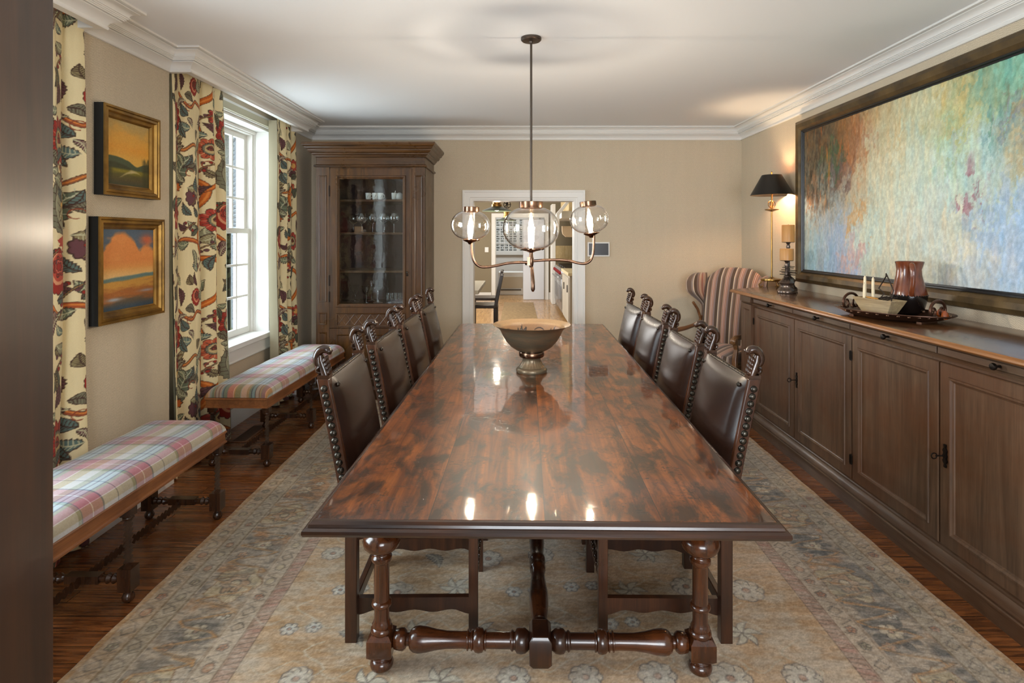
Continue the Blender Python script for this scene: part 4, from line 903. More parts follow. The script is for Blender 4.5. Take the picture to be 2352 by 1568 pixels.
# ---------------------------------------------------------------- sideboard
M_sb = wood('grey_washed_oak', C(74, 55, 40), C(112, 86, 65), 'z', .42, .06, C(94, 57, 30), .2, gs=.7)
M_sbh = wood('grey_washed_oak_rail', C(76, 58, 43), C(110, 88, 69), 'y', .4, .08, C(88, 57, 34), .2)
M_sbt = wood('sideboard_top_oak', C(76, 46, 26), C(122, 82, 50), 'y', .24, .5, C(64, 38, 22), .15, crough=.15)
M_sbe = wood('sideboard_top_edge', C(130, 80, 36), C(160, 104, 52), 'y', .35, .2, None, .15)
sb = root('sideboard', 'long grey washed wooden sideboard with four panelled doors against the wall', 'sideboard')
YF, YN = 4.66, 1.58; GX = XR-.003
def plan_poly(x, dy=0, ex=0): return [(GX, YN-dy), (x, YN-dy), (x, YF+dy-.0), (GX, YF+dy+.34*(GX-x)/.55)]
def slab(b, x, z0, z1, dy): b.prism(plan_poly(x, dy), z0, z1, 'z')
def stepped(b, steps):
    b.loft([[(px_, py_, z) for px_, py_ in plan_poly(x, dy)] for x, z, dy in steps])
b = MB(); stepped(b, [(1.785, 1.046, .005), (1.770, 1.048, .02), (1.764, 1.054, .026), (1.766, 1.062, .024), (1.770, 1.068, .020), (1.776, 1.0715, .014)]); b.obj('worktop_edge', M_sbe, sb, ang=30)
b = MB(); stepped(b, [(1.7762, 1.06, .0138), (1.7762, 1.0715, .0138), (1.79, 1.075, 0)]); b.obj('worktop', M_sbt, sb, ang=30)
b = MB(); stepped(b, [(1.858, .972, -.06), (1.845, .974, -.05), (1.842, .982, -.045), (1.85, .988, -.05), (1.858, .990, -.06), (1.858, 1.020, -.06), (1.842, 1.024, -.045), (1.83, 1.034, -.03), (1.812, 1.038, -.015), (1.80, 1.046, -.01)]); b.obj('frieze', M_sbh, sb, ang=25)
b = MB(); stepped(b, [(1.875, .12, -.06), (1.875, .974, -.06)]); b.obj('body', M_sb, sb)
b = MB(); stepped(b, [(1.855, 0, -.03), (1.855, .062, -.03), (1.850, .066, -.028), (1.850, .074, -.028), (1.856, .078, -.03), (1.852, .09, -.03), (1.856, .108, -.032), (1.866, .122, -.04), (1.872, .128, -.045), (1.872, .136, -.045), (1.878, .148, -.06)]); b.obj('plinth', M_sbh, sb, ang=25)
def rxf(x): return lambda u, v, d: (x-d, u, v)
M_dk = plain('aged_iron_fittings', C(34, 26, 20), .45, .7)
for y0_, y1_ in ((YF-.225, YF-.03), (YN+.03, YN+.225)):   # corner pilasters
    b = MB(); g = rxf(1.875)
    b.rects([(y0_, y1_, .15, .97, 0), (y0_, y1_, .15, .97, .035), (y0_+.035, y1_-.035, .19, .93, .035), (y0_+.042, y1_-.042, .197, .923, .026), (y0_+.05, y1_-.05, .205, .915, .022)], g, False, True)
    b.obj('pilaster', M_sb, sb, ang=25)
    MB().box(1.83, 1.875, y0_, y1_, .985, 1.034).obj('pilaster_cap', M_sbh, sb, bev=.004)
e4 = [4.43, 3.79, 3.14, 2.49, 1.84]
for k in range(4):
    y1_, y0_ = e4[k]-.004, e4[k+1]+.004; g = rxf(1.874)
    zt, zb = .955, .158
    b = MB(); i = .075
    R_ = lambda a, d: (y0_+a, y1_-a, zb+a, zt-a, d)
    b.rects([R_(0, 0), R_(.001, .012), R_(.004, .015), R_(i-.02, .015), R_(i-.018, .021), R_(i-.010, .021), R_(i-.004, .013), R_(i, .011), R_(i+.003, .006), R_(i+.03, .006), R_(i+.05, .006)], g, False, True)
    dr = b.obj('door', M_sb, sb, ang=20)
    lock = y0_+.036 if k in (0, 2) else y1_-.036; hng = y1_ if k in (0, 2) else y0_
    b = MB()
    if k in (0, 3) or True:
        zc = .555
        if k in (1, 3):
            pts = [(lock+.009*sx_*(1 if abs(t) < .6 else .5)*(1+.35*math.cos(t*14)), zc+.05*t) for sx_, rng in ((1, np.linspace(-1, 1, 15)), (-1, np.linspace(1, -1, 15))) for t in rng]
            b.prism(pts, 1.852, 1.86, 'x')
        b.tube([(1.855, lock, zc), (1.815, lock, zc)], .0032, 8)
        b.tube([(1.808+.012*math.cos(t), lock, zc+.012*math.sin(t)) for t in np.linspace(0, 2*PI, 18)], .0028, 7)
        if k in (1, 3): b.obj('key', M_dk, dr)
    b = MB()
    for z in (.845, .27): b.box(1.852, 1.864, hng-.006, hng+.006, z-.022, z+.022); b.lathe([(.0045, -.027), (.0045, .027)], 8, T(1.856, hng, z))
    b.obj('hinge', M_dk, dr)
e5 = [4.43, 3.79, 3.14, 2.49, 1.84]
for k in range(4):
    y1_, y0_ = e5[k]-.003, e5[k+1]+.003; g = rxf(1.857)
    b = MB(); R_ = lambda a, d: (y0_+a, y1_-a, .990+a*.6, 1.021-a*.2, d)
    b.rects([R_(0, 0), R_(.001, .006), R_(.004, .008), R_(.010, .006)], g, False, True); dr = b.obj('drawer', M_sbh, sb, ang=20)
    MB().lathe([(.006, 0), (.005, .012), (.007, .016), (.013, .022), (.0145, .028), (.012, .034), (.0, .037)], 16, T(1.851, (y0_+y1_)/2+(.0), 1.006, ry=-PI/2)).obj('knob', M_dk, dr)

# ---------------------------------------------------------------- glazed cabinet
M_cab = wood('antique_walnut_cabinet', C(42, 26, 11), C(96, 62, 26), 'z', .32, .2, C(72, 41, 13), .2, gs=.8, crough=.2)
M_cabh = wood('antique_walnut_rail', C(42, 26, 11), C(96, 62, 26), 'x', .32, .2, C(72, 41, 13), .2, gs=.8, crough=.2)
M_cabin = wood('reddish_cabinet_interior', C(34, 15, 10), C(58, 28, 19), 'z', .5, 0, C(66, 20, 14), .1)
cb = root('display_cabinet', 'tall dark wooden display cabinet with a glazed door and cornice', 'cabinet')
cx0, cx1, cf, ck = -1.861, -.848, 5.27, YB-.003
CT = 2.165
b = MB(); b.box(cx0, cx0+.03, cf, ck, .0, CT); b.box(cx1-.03, cx1, cf, ck, 0, CT); b.box(cx0+.03, cx1-.03, ck-.02, ck, 0, CT); b.box(cx0+.03, cx1-.03, cf, ck-.02, CT-.03, CT); b.box(cx0+.03, cx1-.03, cf+.02, ck-.02, .60, .87-.0)
cs = b.obj('carcass', M_cab, cb, bev=.003)
MB().box(cx0+.031, cx1-.031, ck-.026, ck-.0205, .87, CT-.03).obj('back_panel', M_cabin, cb)
b = MB(); b.box(cx0, cx1, cf-.01, ck, CT, 2.245); b.obj('frieze', M_cabh, cb, bev=.003)
cpr = [(0, 2.245), (.012, 2.247), (.018, 2.262), (.03, 2.268), (.032, 2.28), (.05, 2.286), (.06, 2.30), (.062, 2.312), (.078, 2.318), (.085, 2.335), (.098, 2.345), (.10, 2.352), (.104, 2.356), (.104, 2.372), (0, 2.372)]
MB().plan([(cx1, ck), (cx1, cf-.01), (cx0, cf-.01), (cx0, ck)], [(p, z) for p, z in cpr]).obj('cornice', M_cabh, cb, ang=25)
MB().plan([(cx1, ck), (cx1, cf-.01), (cx0, cf-.01), (cx0, ck)], [(p, z) for p, z in [(0, 2.15), (.012, 2.153), (.018, 2.16), (.018, 2.168), (.008, 2.175), (0, 2.178)]]).obj('neck_moulding', M_cabh, cb, ang=25)
MB().box(cx0+.02, cx1-.02, cf+.01, ck-.02, 2.33, 2.371).obj('top_board', M_cabh, cb)
MB().plan([(cx1, ck), (cx1, cf-.01), (cx0, cf-.01), (cx0, ck)], [(p, z) for p, z in [(0, 0), (.02, 0), (.02, .09), (.012, .1), (.008, .115), (0, .12)]]).obj('plinth', M_cabh, cb, ang=25)
gf = lambda u, v, d: (u, cf-d, v)
def panelled(b, x0_, x1_, z0_, z1_, d0=.0, fr=.02):
    b.rects([(x0_, x1_, z0_, z1_, d0), (x0_+.004, x1_-.004, z0_+.004, z1_-.004, d0+.006), (x0_+.010, x1_-.010, z0_+.010, z1_-.010, d0+.004), (x0_+fr, x1_-fr, z0_+fr, z1_-fr, d0-.009)], gf, False, True)
for sx0, sx1 in ((cx0, -1.737), (-.970, cx1)):
    b = MB(); b.box(sx0, sx1, cf-.012, cf+.02, .0, CT)
    for z0_, z1_ in ((.90, 2.075), (.69, .80), (.20, .62)): panelled(b, sx0+.024, sx1-.024, z0_, z1_, .012)
    b.obj('pilaster', M_cab, cb, ang=22)
dx0, dx1 = -1.735, -.972; gx0, gx1, gz0, gz1 = -1.642, -1.060, .885, 2.04
b = MB(); o_ = .014
b.box(dx0, gx0-.018, cf-o_, cf+.015, .66, 2.135); b.box(gx1+.018, dx1, cf-o_, cf+.015, .66, 2.135); b.box(gx0-.018, gx1+.018, cf-o_, cf+.015, gz1+.018, 2.135); b.box(gx0-.018, gx1+.018, cf-o_, cf+.015, .66, gz0-.018)
b.rects([(gx0-.035, gx1+.035, gz0-.035, gz1+.035, o_-.001), (gx0-.03, gx1+.03, gz0-.03, gz1+.03, o_+.010), (gx0-.018, gx1+.018, gz0-.018, gz1+.018, o_+.010), (gx0-.012, gx1+.012, gz0-.012, gz1+.012, o_+.004), (gx0-.004, gx1+.004, gz0-.004, gz1+.004, o_-.002), (gx0, gx1, gz0, gz1, -.005)], gf, False, False)
cd = b.obj('door', M_cab, cb, bev=0, ang=22)
MB().box(gx0-.004, gx1+.004, cf-.003, cf+.001, gz0-.004, gz1+.004).obj('glass_pane', thin_glass('old_wavy_glass', (.86, .88, .88, 1), .9, .025, 1.5, .09, 22), cd)
b = MB(); lx0, lx1, lz0, lz1 = gx0-.03, gx1+.03, .685, .785
b.rects([(lx0, lx1, lz0-.012, lz1+.012, o_), (lx0+.003, lx1-.003, lz0-.009, lz1+.009, o_+.009), (lx0+.009, lx1-.009, lz0-.003, lz1+.003, o_+.007), (lx0+.012, lx1-.012, lz0, lz1, o_-.004)], gf, False, True)
n = 8; wdt = (lx1-lx0-.024)/n
for k in range(n):
    for s in (0, 1):
        xa = lx0+.012+k*wdt; A = (xa, lz0 if s == 0 else lz1); Bp = (xa+wdt, lz1 if s == 0 else lz0)
        b.tube([(A[0], cf-o_+.001, A[1]), (Bp[0], cf-o_+.001, Bp[1])], .0035, 6)
b.obj('lattice_panel', M_cabh, cd, ang=25)
MB().lathe([(.005, 0), (.004, .010), (.009, .014), (.011, .020), (.008, .027), (0, .029)], 14, T(-1.012, cf-o_, 1.175, rx=PI/2)).obj('knob', M_nail, cd)
MB().lathe([(.011, 0), (.010, .002), (.004, .0035), (0, .004)], 12, T(-1.012, cf-o_, 1.15, rx=PI/2)).obj('keyhole', M_dk, cd)
b = MB()
for z in (1.93, 1.1, .95): b.lathe([(.006, -.05), (.006, .05)], 8, T(-1.737, cf-.016, z))
b.obj('hinge', M_dk, cd)
b = MB(); b.box(dx0, dx1, cf-o_, cf+.015, .12, .655); panelled(b, gx0-.03, gx1+.03, .18, .60, o_); b.obj('lower_door', M_cab, cb, ang=22)
SH = [.8715, 1.188, 1.548, 1.858]
for z in SH[1:]:
    MB().box(cx0+.032, cx1-.032, cf+.05, ck-.03, z-.022, z).obj('shelf', M_cabh, cb, bev=.003)

# glassware and china inside
M_gl = thin_glass('clear_glassware', (.96, .97, .97, 1), 2.6, .02, 1.5)
M_china = plain('white_china', C(226, 228, 224), .25, coat=.3)
M_deco = plain('grey_blue_print', C(96, 106, 112), .5)
def px_to(xp, D): return (xp-1186)*D/1300
def wineglass(nm, lbl, xp, D, z, hh, rw, kind='balloon'):
    r = root(nm, lbl, 'glass', (px_to(xp, D), D, z), 0, 'stemmed glasses in the cabinet')
    MB().lathe([(0, 0), (.034, .0), (.034, .002), (.012, .006), (.005, .012)], 20).obj('foot', M_gl, r)
    st = hh*.45; MB().lathe([(.005, .011), (.0035, .02), (.0035, st-.01), (.006, st)], 10).obj('stem', M_gl, r)
    if kind == 'balloon': p = [(.004, st), (rw*.55, st+.012), (rw*.92, st+.035), (rw, st+.055), (rw*.93, hh-.03), (rw*.72, hh)]
    elif kind == 'martini': p = [(.003, st), (rw*.3, st+.012), (rw*.7, hh*.8), (rw, hh)]
    else: p = [(.003, st), (rw*.7, st+.02), (rw, st+.05), (rw*1.02, hh)]
    MB().lathe(p+[(a-.0015, z_) for a, z_ in p[::-1]], 24, caps=False).obj('bowl', M_gl, r); return r
for xp, D, l in ((812, 5.62, 'behind at the left of the middle shelf'), (831, 5.45, 'at the front left of the middle shelf'), (856, 5.48, 'second from the left of the middle shelf, large'), (882, 5.46, 'right of centre on the middle shelf'), (905, 5.42, 'at the right of the middle shelf')):
    wineglass('wine_glass', 'round bowled wine glass '+l, xp, D, SH[2], .182, .052)
for xp, D, l in ((816, 5.56, 'faint and leftmost on the lowest shelf'), (841, 5.42, 'left of centre on the lowest shelf')):
    wineglass('martini_glass', 'cone shaped cocktail glass '+l, xp, D, SH[0], .166, .052, 'martini')
wineglass('cordial_glass', 'small stemmed glass behind the cocktail glasses on the lowest shelf', 853, 5.6, SH[0], .20, .017, 'cup')
M_brs = plain('brass', C(176, 138, 76), .28, 1, C(130, 96, 50), 8)
r = root('glass_compote', 'pedestal glass dish on the lowest cabinet shelf, left of the tumbler row', 'dish', (px_to(868, 5.44), 5.44, SH[0]))
MB().lathe([(.045, 0), (.045, .004), (.014, .012), (.009, .05), (.012, .10), (.009, .12)], 20).obj('stem', M_gl, r); MB().lathe([(.008, .12), (.035, .135), (.046, .155), (.045, .156), (.034, .139), (.006, .124)], 20, caps=False).obj('bowl', M_gl, r)
for k in range(4):
    r = MB().lathe([(0, 0), (.019, 0), (.0205, .04), (.0215, .098), (.0195, .098), (.0185, .01), (0, .008)], 18, fn=lambda rr_, z, t: rr_*(1+.05*math.cos(9*t))).obj('crystal_tumbler', M_gl)
    r.location = (px_to(893+k*9.3, 5.40+.01*(k % 2)), 5.40+.01*(k % 2), SH[0])
    tag(r, 'cut crystal tumbler on the lowest cabinet shelf, '+['leftmost', 'second from left', 'third from left', 'rightmost'][k]+' of the row', 'glass', 'cut crystal tumblers')
for k, (xp, l) in enumerate(((846, 'leftmost'), (861, 'second'), (874, 'third'), (905.5, 'fourth, beside the sugar bowl'))):
    r = root('mug', 'small white patterned mug on the top cabinet shelf, '+l+' one' if k else 'small white patterned mug at the left of the top cabinet shelf', 'mug', (px_to(xp, 5.44), 5.44, SH[3]), .3*k, 'white mugs in the cabinet')
    MB().lathe([(0, 0), (.020, 0), (.024, .01), (.028, .068), (.0265, .068), (.022, .012), (0, .008)], 22).obj('cup', M_china, r)
    MB().tube([(.024, 0, .055), (.040, 0, .052), (.042, 0, .03), (.024, 0, .018)], .0035, 8).obj('handle', M_china, r)
    b = MB(); b.tube([(-.006, -.0262, .02), (.0, -.0272, .035), (.006, -.0274, .05)], .0016, 5); b.tube([(.0, -.0272, .035), (.010, -.0262, .04)], .0016, 5); b.obj('painted_sprig', M_deco, r)
r = root('sugar_bowl', 'round white china pot at the right of the top cabinet shelf', 'pot', (px_to(918, 5.44), 5.44, SH[3]))
MB().lathe([(0, 0), (.02, 0), (.034, .016), (.036, .036), (.028, .06), (.012, .072), (0, .074)], 22).obj('body', M_china, r); MB().tube([(-.03, 0, .05), (-.045, 0, .07), (-.04, 0, .09)], .004, 8).obj('handle', M_china, r)
r = MB().box(-.042, .042, -.004, .004, 0, .062).obj('place_card', plain('tan_card', C(170, 128, 86), .8)); r.location = (px_to(824, 5.7), 5.7, SH[2]); tag(r, 'small tan card standing behind the wine glasses', 'card')

# ---------------------------------------------------------------- chandelier
M_cop = plain('antique_copper', C(150, 116, 94), .24, 1, C(96, 74, 60), 14)
M_steel = plain('dark_bronze_stem', C(86, 76, 68), .4, .9)
M_globe = thin_glass('blown_glass_globe', (.985, .975, .955, 1), 2.4, .0, 1.5, .2, 14)
M_bulb = emit('filament_bulb', C(255, 222, 176), 30)
cy_ = 3.193; cxx = .0834
cl = root('chandelier', 'three globe copper chandelier hanging over the table on a rod', 'chandelier', (cxx, cy_, 0))
Z = lambda ypx: 1.5+(545-ypx)*cy_/1300
X_ = lambda xpx: (xpx-1186)*cy_/1300-cxx
MB().lathe([(0, H-.001), (.058, H-.001), (.058, H-.012), (.052, H-.018), (.012, H-.022), (.010, H-.03), (0, H-.03)], 28).obj('canopy', M_steel, cl)
MB().lathe([(.0065, Z(468)), (.0065, H-.02)], 12).obj('rod', M_steel, cl)
for sgn, pts, gx, gyb, gyt, R_, tilt in ((-1, [(1215, 602), (1190, 602.5), (1165, 604.5), (1142, 609.5), (1120, 613), (1103, 612), (1091, 603), (1085, 588), (1083, 572), (1082, 556)], 1080, 548, 483, .111, .03),
                               (1, [(1232, 598.5), (1255, 597), (1285, 596.5), (1308, 599), (1328, 604), (1344, 605), (1356, 598), (1362, 582), (1363.5, 565), (1364, 540)], 1357, 533, 470, .111, -.10)):
    MB().tube(smooth([(0, 0, Z(600))]+[(X_(a), 0, Z(c_)) for a, c_ in pts], 4), .0078, 12).obj('arm', M_cop, cl)
    b = MB(); x_ = X_(gx); z_ = Z(gyb)-.004; Mx = T(x_, 0, z_, ry=tilt)
    b.lathe([(.008, -.028), (.014, -.018), (.03, -.012), (.04, -.006), (.042, -.001), (.036, 0), (0, 0)], 24, Mx)
    for q in range(3): b.lathe([(0, 0), (.005, .002), (.005, .014), (0, .017)], 8, Mx @ T(.042*math.cos(q*2.1+.5), .042*math.sin(q*2.1+.5), -.004, ry=1.2, rz=0))
    b.obj('holder', M_cop, cl, ang=50)
    gh = (gyb-gyt)*cy_/1300; pr = [(.036, 0)]+[(R_*math.sin(a)**.9 if False else .030+(R_-.030)*math.sin(a), gh*(1-math.cos(a))/2) for a in np.linspace(.16, PI-.16, 15)]+[(.036, gh)]
    MB().lathe(pr, 40, Mx, caps=False).obj('globe', M_globe, cl)
    MB().lathe([(.046, gh-.006), (.047, gh+.0), (.047, gh+.022), (.044, gh+.024), (.043, gh+.002), (.044, gh-.004)], 30, Mx, caps=False).obj('cap', M_cop, cl, ang=45)
    bo = MB(); bo.lathe([(0, .002), (.010, .004), (.012, .02), (.014, .03), (.0165, .045), (.0165, .075), (.010, .105), (.003, .135), (0, .138)], 16, Mx); bo.obj('bulb', M_bulb, cl)
    point('bulb_light', (cxx+x_, cy_, z_+.06), 5.5, (1, .88, .72), .012)
b = MB(); b.lathe([(0, Z(615)), (.010, Z(614)), (.014, Z(606)), (.015, Z(594)), (.012, Z(590)), (.010, Z(580)), (.028, Z(577)), (.055, Z(574.5)), (.058, Z(572)), (.05, Z(571)), (0, Z(571))], 26)
for q in range(3): b.lathe([(0, 0), (.006, .002), (.006, .016), (0, .02)], 8, T(.06*math.cos(q*2.1+.3), .06*math.sin(q*2.1+.3), Z(573), ry=1.2))
b.box(-.022, -.004, -.012, .012, Z(609), Z(590)); b.obj('hub', M_cop, cl, ang=45)
MB().tube([(.003, -.0, Z(612)), (.006, -.02, Z(630)), (.009, -.035, Z(648)), (.009, -.04, Z(663)), (.009, -.04, Z(668))], [.009, .0105, .0115, .0115, .006], 14).obj('pull_handle', M_cop, cl, ang=60)
gh = (572-476)*cy_/1300; zg = Z(572)
pr = [(.05, zg)]+[(.045+(.160-.045)*math.sin(a), zg+gh*(1-math.cos(a))/2) for a in np.linspace(.14, PI-.14, 19)]+[(.058, zg+gh)]
MB().lathe(pr, 48, caps=False).obj('globe', M_globe, cl)
MB().lathe([(.066, zg+gh-.006), (.068, zg+gh), (.068, zg+gh+.03), (.064, zg+gh+.032), (.0, zg+gh+.032), (0, zg+gh+.028), (.062, zg+gh+.028), (.063, zg+gh)], 34, caps=False).obj('cap', M_cop, cl, ang=45)
MB().lathe([(0, zg+.004), (.012, zg+.006), (.016, zg+.04), (.018, zg+.07), (.018, zg+.11), (.010, zg+.16), (.004, zg+.20), (0, zg+.205)], 16).obj('bulb', M_bulb, cl)
point('bulb_light', (cxx, cy_, zg+.09), 8, (1, .88, .72), .013)

# ---------------------------------------------------------------- footed bowl on the table
M_bz = plain('patinated_bronze', C(150, 122, 92), .34, .5, C(112, 106, 88), 5, .35, 50, stretch=(1, 1, 6))
M_bz2 = plain('warm_bronze_interior', C(176, 136, 98), .35, .45, C(150, 112, 82), 6)
r = root('footed_bowl', 'wide footed bronze bowl standing in the middle of the table', 'bowl', (.085, 3.155, .753))
MB().lathe([(.0, 0), (.083, 0), (.086, .006), (.086, .016), (.080, .024), (.072, .028)], 40).obj('base', M_bz, r, ang=60)
MB().lathe([(.073, .027), (.062, .040), (.053, .056), (.049, .070), (.052, .078), (.060, .083), (.0, .083)], 80, fn=lambda q, z, t: q*(1+.035*math.cos(26*t)*(1 if .03 < z < .07 else 0))).obj('stem', M_bz, r, ang=60)
MB().lathe([(.0, .083), (.066, .084), (.070, .090), (.070, .108), (.066, .114), (0, .114)], 40, fn=lambda q, z, t: q).obj('collar', M_cop, r, ang=40)
ob = MB(); ob.lathe([(.055, .113), (.085, .122), (.115, .142), (.142, .172), (.162, .205), (.174, .232), (.184, .244), (.206, .258), (.216, .263)], 64, caps=False); ob.obj('bowl_shell', M_bz, r, ang=60)
def bowl_in():
    prof = [(.216, .264), (.212, .262), (.186, .249), (.172, .234), (.158, .206), (.138, .174), (.112, .146), (.08, .128), (.04, .122), (.002, .121)]
    pr = np.array(prof); t = np.linspace(0, len(prof)-1, 160); rr_ = np.interp(t, range(len(prof)), pr[:, 0]); zz = np.interp(t, range(len(prof)), pr[:, 1])
    th = np.linspace(0, 2*PI, 400, endpoint=False); R2, TH = np.meshgrid(rr_, th, indexing='ij'); ZZ = zz[:, None]*np.ones_like(TH)
    ras = Ras(.44, .44, .001, (172, 132, 96)); rnd = random.Random(3)
    for k in range(10):
        a = k*2*PI/10; x, y = .22+.115*math.cos(a), .22+.115*math.sin(a)
        if k % 2:
            for q in range(5): ras.leaf(x, y, .055, .012, a+q*.5-1, (190, 188, 186), (70, 60, 54), 0, (62, 54, 50))
            ras.line([(x-.03*math.cos(a), y-.03*math.sin(a)), (x+.06*math.cos(a), y+.06*math.sin(a))], .002, (70, 60, 56))
        else:
            for q in range(7): ras.ell(x+.018*math.cos(q), y+.018*math.sin(q), .010, .007, (206, 150, 92), ang=q, edge=(66, 50, 40), ew=.0012)
            ras.line([(x+.05*math.cos(a+q), y+.05*math.sin(a+q)) for q in np.linspace(-.6, .6, 9)], .0014, (60, 48, 44))
    c = ras.sample(.22+R2*np.cos(TH), .22+R2*np.sin(TH)); c = np.where((R2 > .176)[..., None], np.array([196, 158, 116]), c)
    return grid('bowl_lining', np.stack([R2*np.cos(TH), R2*np.sin(TH), ZZ], -1), c, vcol('bowl_enamel', .35, 300, .1, spec=.5), r, close_u=True)
bowl_in()

# ---------------------------------------------------------------- things on the sideboard
ZS = 1.0755
r = root('buffet_lamp', 'slim brass table lamp with a black cone shade at the sideboard far end', 'lamp', (px_to(1772.5, 4.80), 4.80, ZS))
m = 4.80/1300; zc = lambda ypx: 1.5+(545-ypx)*m-ZS
MB().lathe([(.0, zc(645)), (.085, zc(645)), (.088, zc(643)), (.086, zc(640)), (.03, zc(638.5)), (.012, zc(636)), (.0, zc(636))], 32).obj('base', M_brs, r)
b = MB()
for q in range(3):
    a = q*2.094+.55; c_, s_ = math.cos(a), math.sin(a)
    pts = [(.075*c_, .075*s_, zc(645))]+[((.085+.016*math.sin(t))*c_, (.085+.016*math.sin(t))*s_, .019+.016*math.cos(t)) for t in np.linspace(0, 4.6, 14)]
    b.tube(pts, .0042, 8)
b.obj('foot', M_brs, r)
MB().lathe([(.0065, zc(640)), (.006, zc(480))], 12).obj('pole', M_brs, r)
b = MB(); b.lathe([(.006, zc(486)), (.03, zc(484)), (.055, zc(482)), (.056, zc(480.5)), (.03, zc(480)), (.008, zc(478)), (.006, zc(448)), (.010, zc(446)), (.010, zc(440))], 24)
b.tube([(.03*math.cos(t), 0, zc(469)+.03*math.sin(t)) for t in np.linspace(0, 2*PI, 22)], .0032, 7); b.tube([(0, .03*math.cos(t), zc(469)+.03*math.sin(t)) for t in np.linspace(0, 2*PI, 22)], .0032, 7); b.obj('stem_ring', M_brs, r)
sp = [(.168, zc(448.5)), (.078, zc(402))]
M_shin = plain('gold_shade_lining', C(206, 150, 88), .6); M_sh = plain('black_card_shade', C(24, 22, 20), .42)
MB().lathe([(.168, zc(448.5)), (.170, zc(447.6)), (.079, zc(402)), (.0775, zc(402)), (.1665, zc(448.5))], 44, caps=False).obj('lamp_shade', M_sh, r, ang=50)
MB().lathe([(.1665, zc(448.4)), (.077, zc(402.3))], 44, caps=False).obj('shade_lining', M_shin, r)
b = MB(); b.lathe([(.003, zc(440)), (.003, zc(398)), (.006, zc(396)), (0, zc(393))], 10)
for q in range(3): b.tube([(0, 0, zc(404)), (.077*math.cos(q*2.09), .077*math.sin(q*2.09), zc(403))], .0015, 6)
b.obj('finial', M_brs, r); MB().lathe([(0, zc(441)), (.012, zc(438)), (.022, zc(428)), (.020, zc(420)), (0, zc(415))], 16).obj('bulb', emit('lamp_bulb', C(255, 200, 140), 12), r)
lx_ = r.location.x; point('lamp_light', (lx_, 4.80, ZS+zc(430)), 7, (1, .72, .44), .03)

M_wax = NT('amber_wax'); M_wax.set(Base_Color=C(196, 142, 78), Roughness=.4, Subsurface_Weight=.25, Subsurface_Radius=(.02, .01, .005), Subsurface_Scale=.5); M_wax = M_wax.m
M_pew = plain('burnished_pewter', C(128, 112, 102), .26, .8, C(84, 72, 64), 20)
def holder(xp, yp_base, D, top_px, lbl, cl_lbl, ch_px, cr):
    mm = D/1300; zb = ZS; r = root('candle_holder', lbl, 'candle holder', (px_to(xp, D), D, zb), 0, 'pewter candle holders'); h = 1.5+(545-top_px)*mm-zb
    b = MB(); b.lathe([(0, 0), (.064, 0), (.068, .008), (.067, .022), (.060, .03), (.052, .036), (.046, .05), (.045, .066), (.050, .072), (.056, .080), (.050, .090), (.036, .104), (.024, .114), (.018, .120), (.022, .126), (.022, .132), (.012, .138), (.012, h-.05), (.016, h-.04), (.010, h-.02), (.018, h-.006), (.045, h-.004), (.047, h), (0, h)], 32).obj('stem', M_pew, r, ang=45)
    b = MB()
    for z, rd in ((.144, .064), (.166, .066), (.196, .046)):
        if z < h-.03: b.lathe([(.010, z-.003), (rd*.95, z-.004), (rd, z+.0), (.012, z+.004)], 12, T(0, 0, 0, ry=.05), fn=lambda q, zz, t: q*(1 if q < .03 else .82+.18*math.cos(6*t)))
    b.obj('spiked_disc', M_pew, r, ang=30)
    cr_ = root('pillar_candle', cl_lbl, 'candle', (px_to(xp, D), D, zb+h), 0, 'amber pillar candles')
    MB().lathe([(0, 0), (cr, 0), (cr*1.0, .004), (cr, ch_px-.004), (cr*.96, ch_px), (cr*.8, ch_px-.003), (0, ch_px-.008)], 30).obj('wax', M_wax, cr_, ang=50); MB().tube([(0, 0, ch_px-.01), (.001, 0, ch_px+.006)], .0012, 6).obj('wick', M_dk, cr_)
holder(1807, 672, 4.30, 597.5, 'lower turned pewter candle holder with spiked discs on the sideboard', 'short amber pillar candle on the lower holder', .088, .0495)
holder(1810.5, 660, 4.50, 555.5, 'taller pewter candle holder behind the lower one on the sideboard', 'amber pillar candle on the taller holder behind', .135, .048)

# tray with bowl, jug, rivets, scrolls
M_rust = plain('rusty_copper_tray', C(96, 62, 44), .38, .7, C(62, 42, 32), 12, .1, 60)
tc = (1.965, 2.965); ta = math.atan2(-.40, .20)
tr = root('metal_tray', 'oval riveted copper tray with scroll handles on the sideboard', 'tray', (tc[0], tc[1], ZS), ta)
ea, eb = .292, .18
def ering(k, z): return [(ea*k*math.cos(t), eb*k*math.sin(t), z) for t in np.linspace(0, 2*PI, 64, endpoint=False)]
MB().loft([ering(.55, .006), ering(.62, .004), ering(.78, .016), ering(1, .042), ering(1.0, .046), ering(.78, .021), ering(.62, .010), ering(.3, .009)], True).obj('dish', M_rust, tr, ang=50)
b = MB()
for s in (-1, 1): b.box(s*.17-.012, s*.17+.012, -.07, .07, 0, .008)
b.obj('foot', M_rust, tr)
rv0 = None
for k in range(34):
    t = k*2*PI/34
    if rv0 is None: rv0 = q_ = MB().lathe([(.0105, -.001), (.0095, .004), (.005, .0075), (0, .0085)], 10).obj('rivet', M_cop, tr, ang=60)
    else: q_ = rv0.copy(); COL.objects.link(q_)
    q_.location = (ea*.9*math.cos(t), eb*.9*math.sin(t), .034)
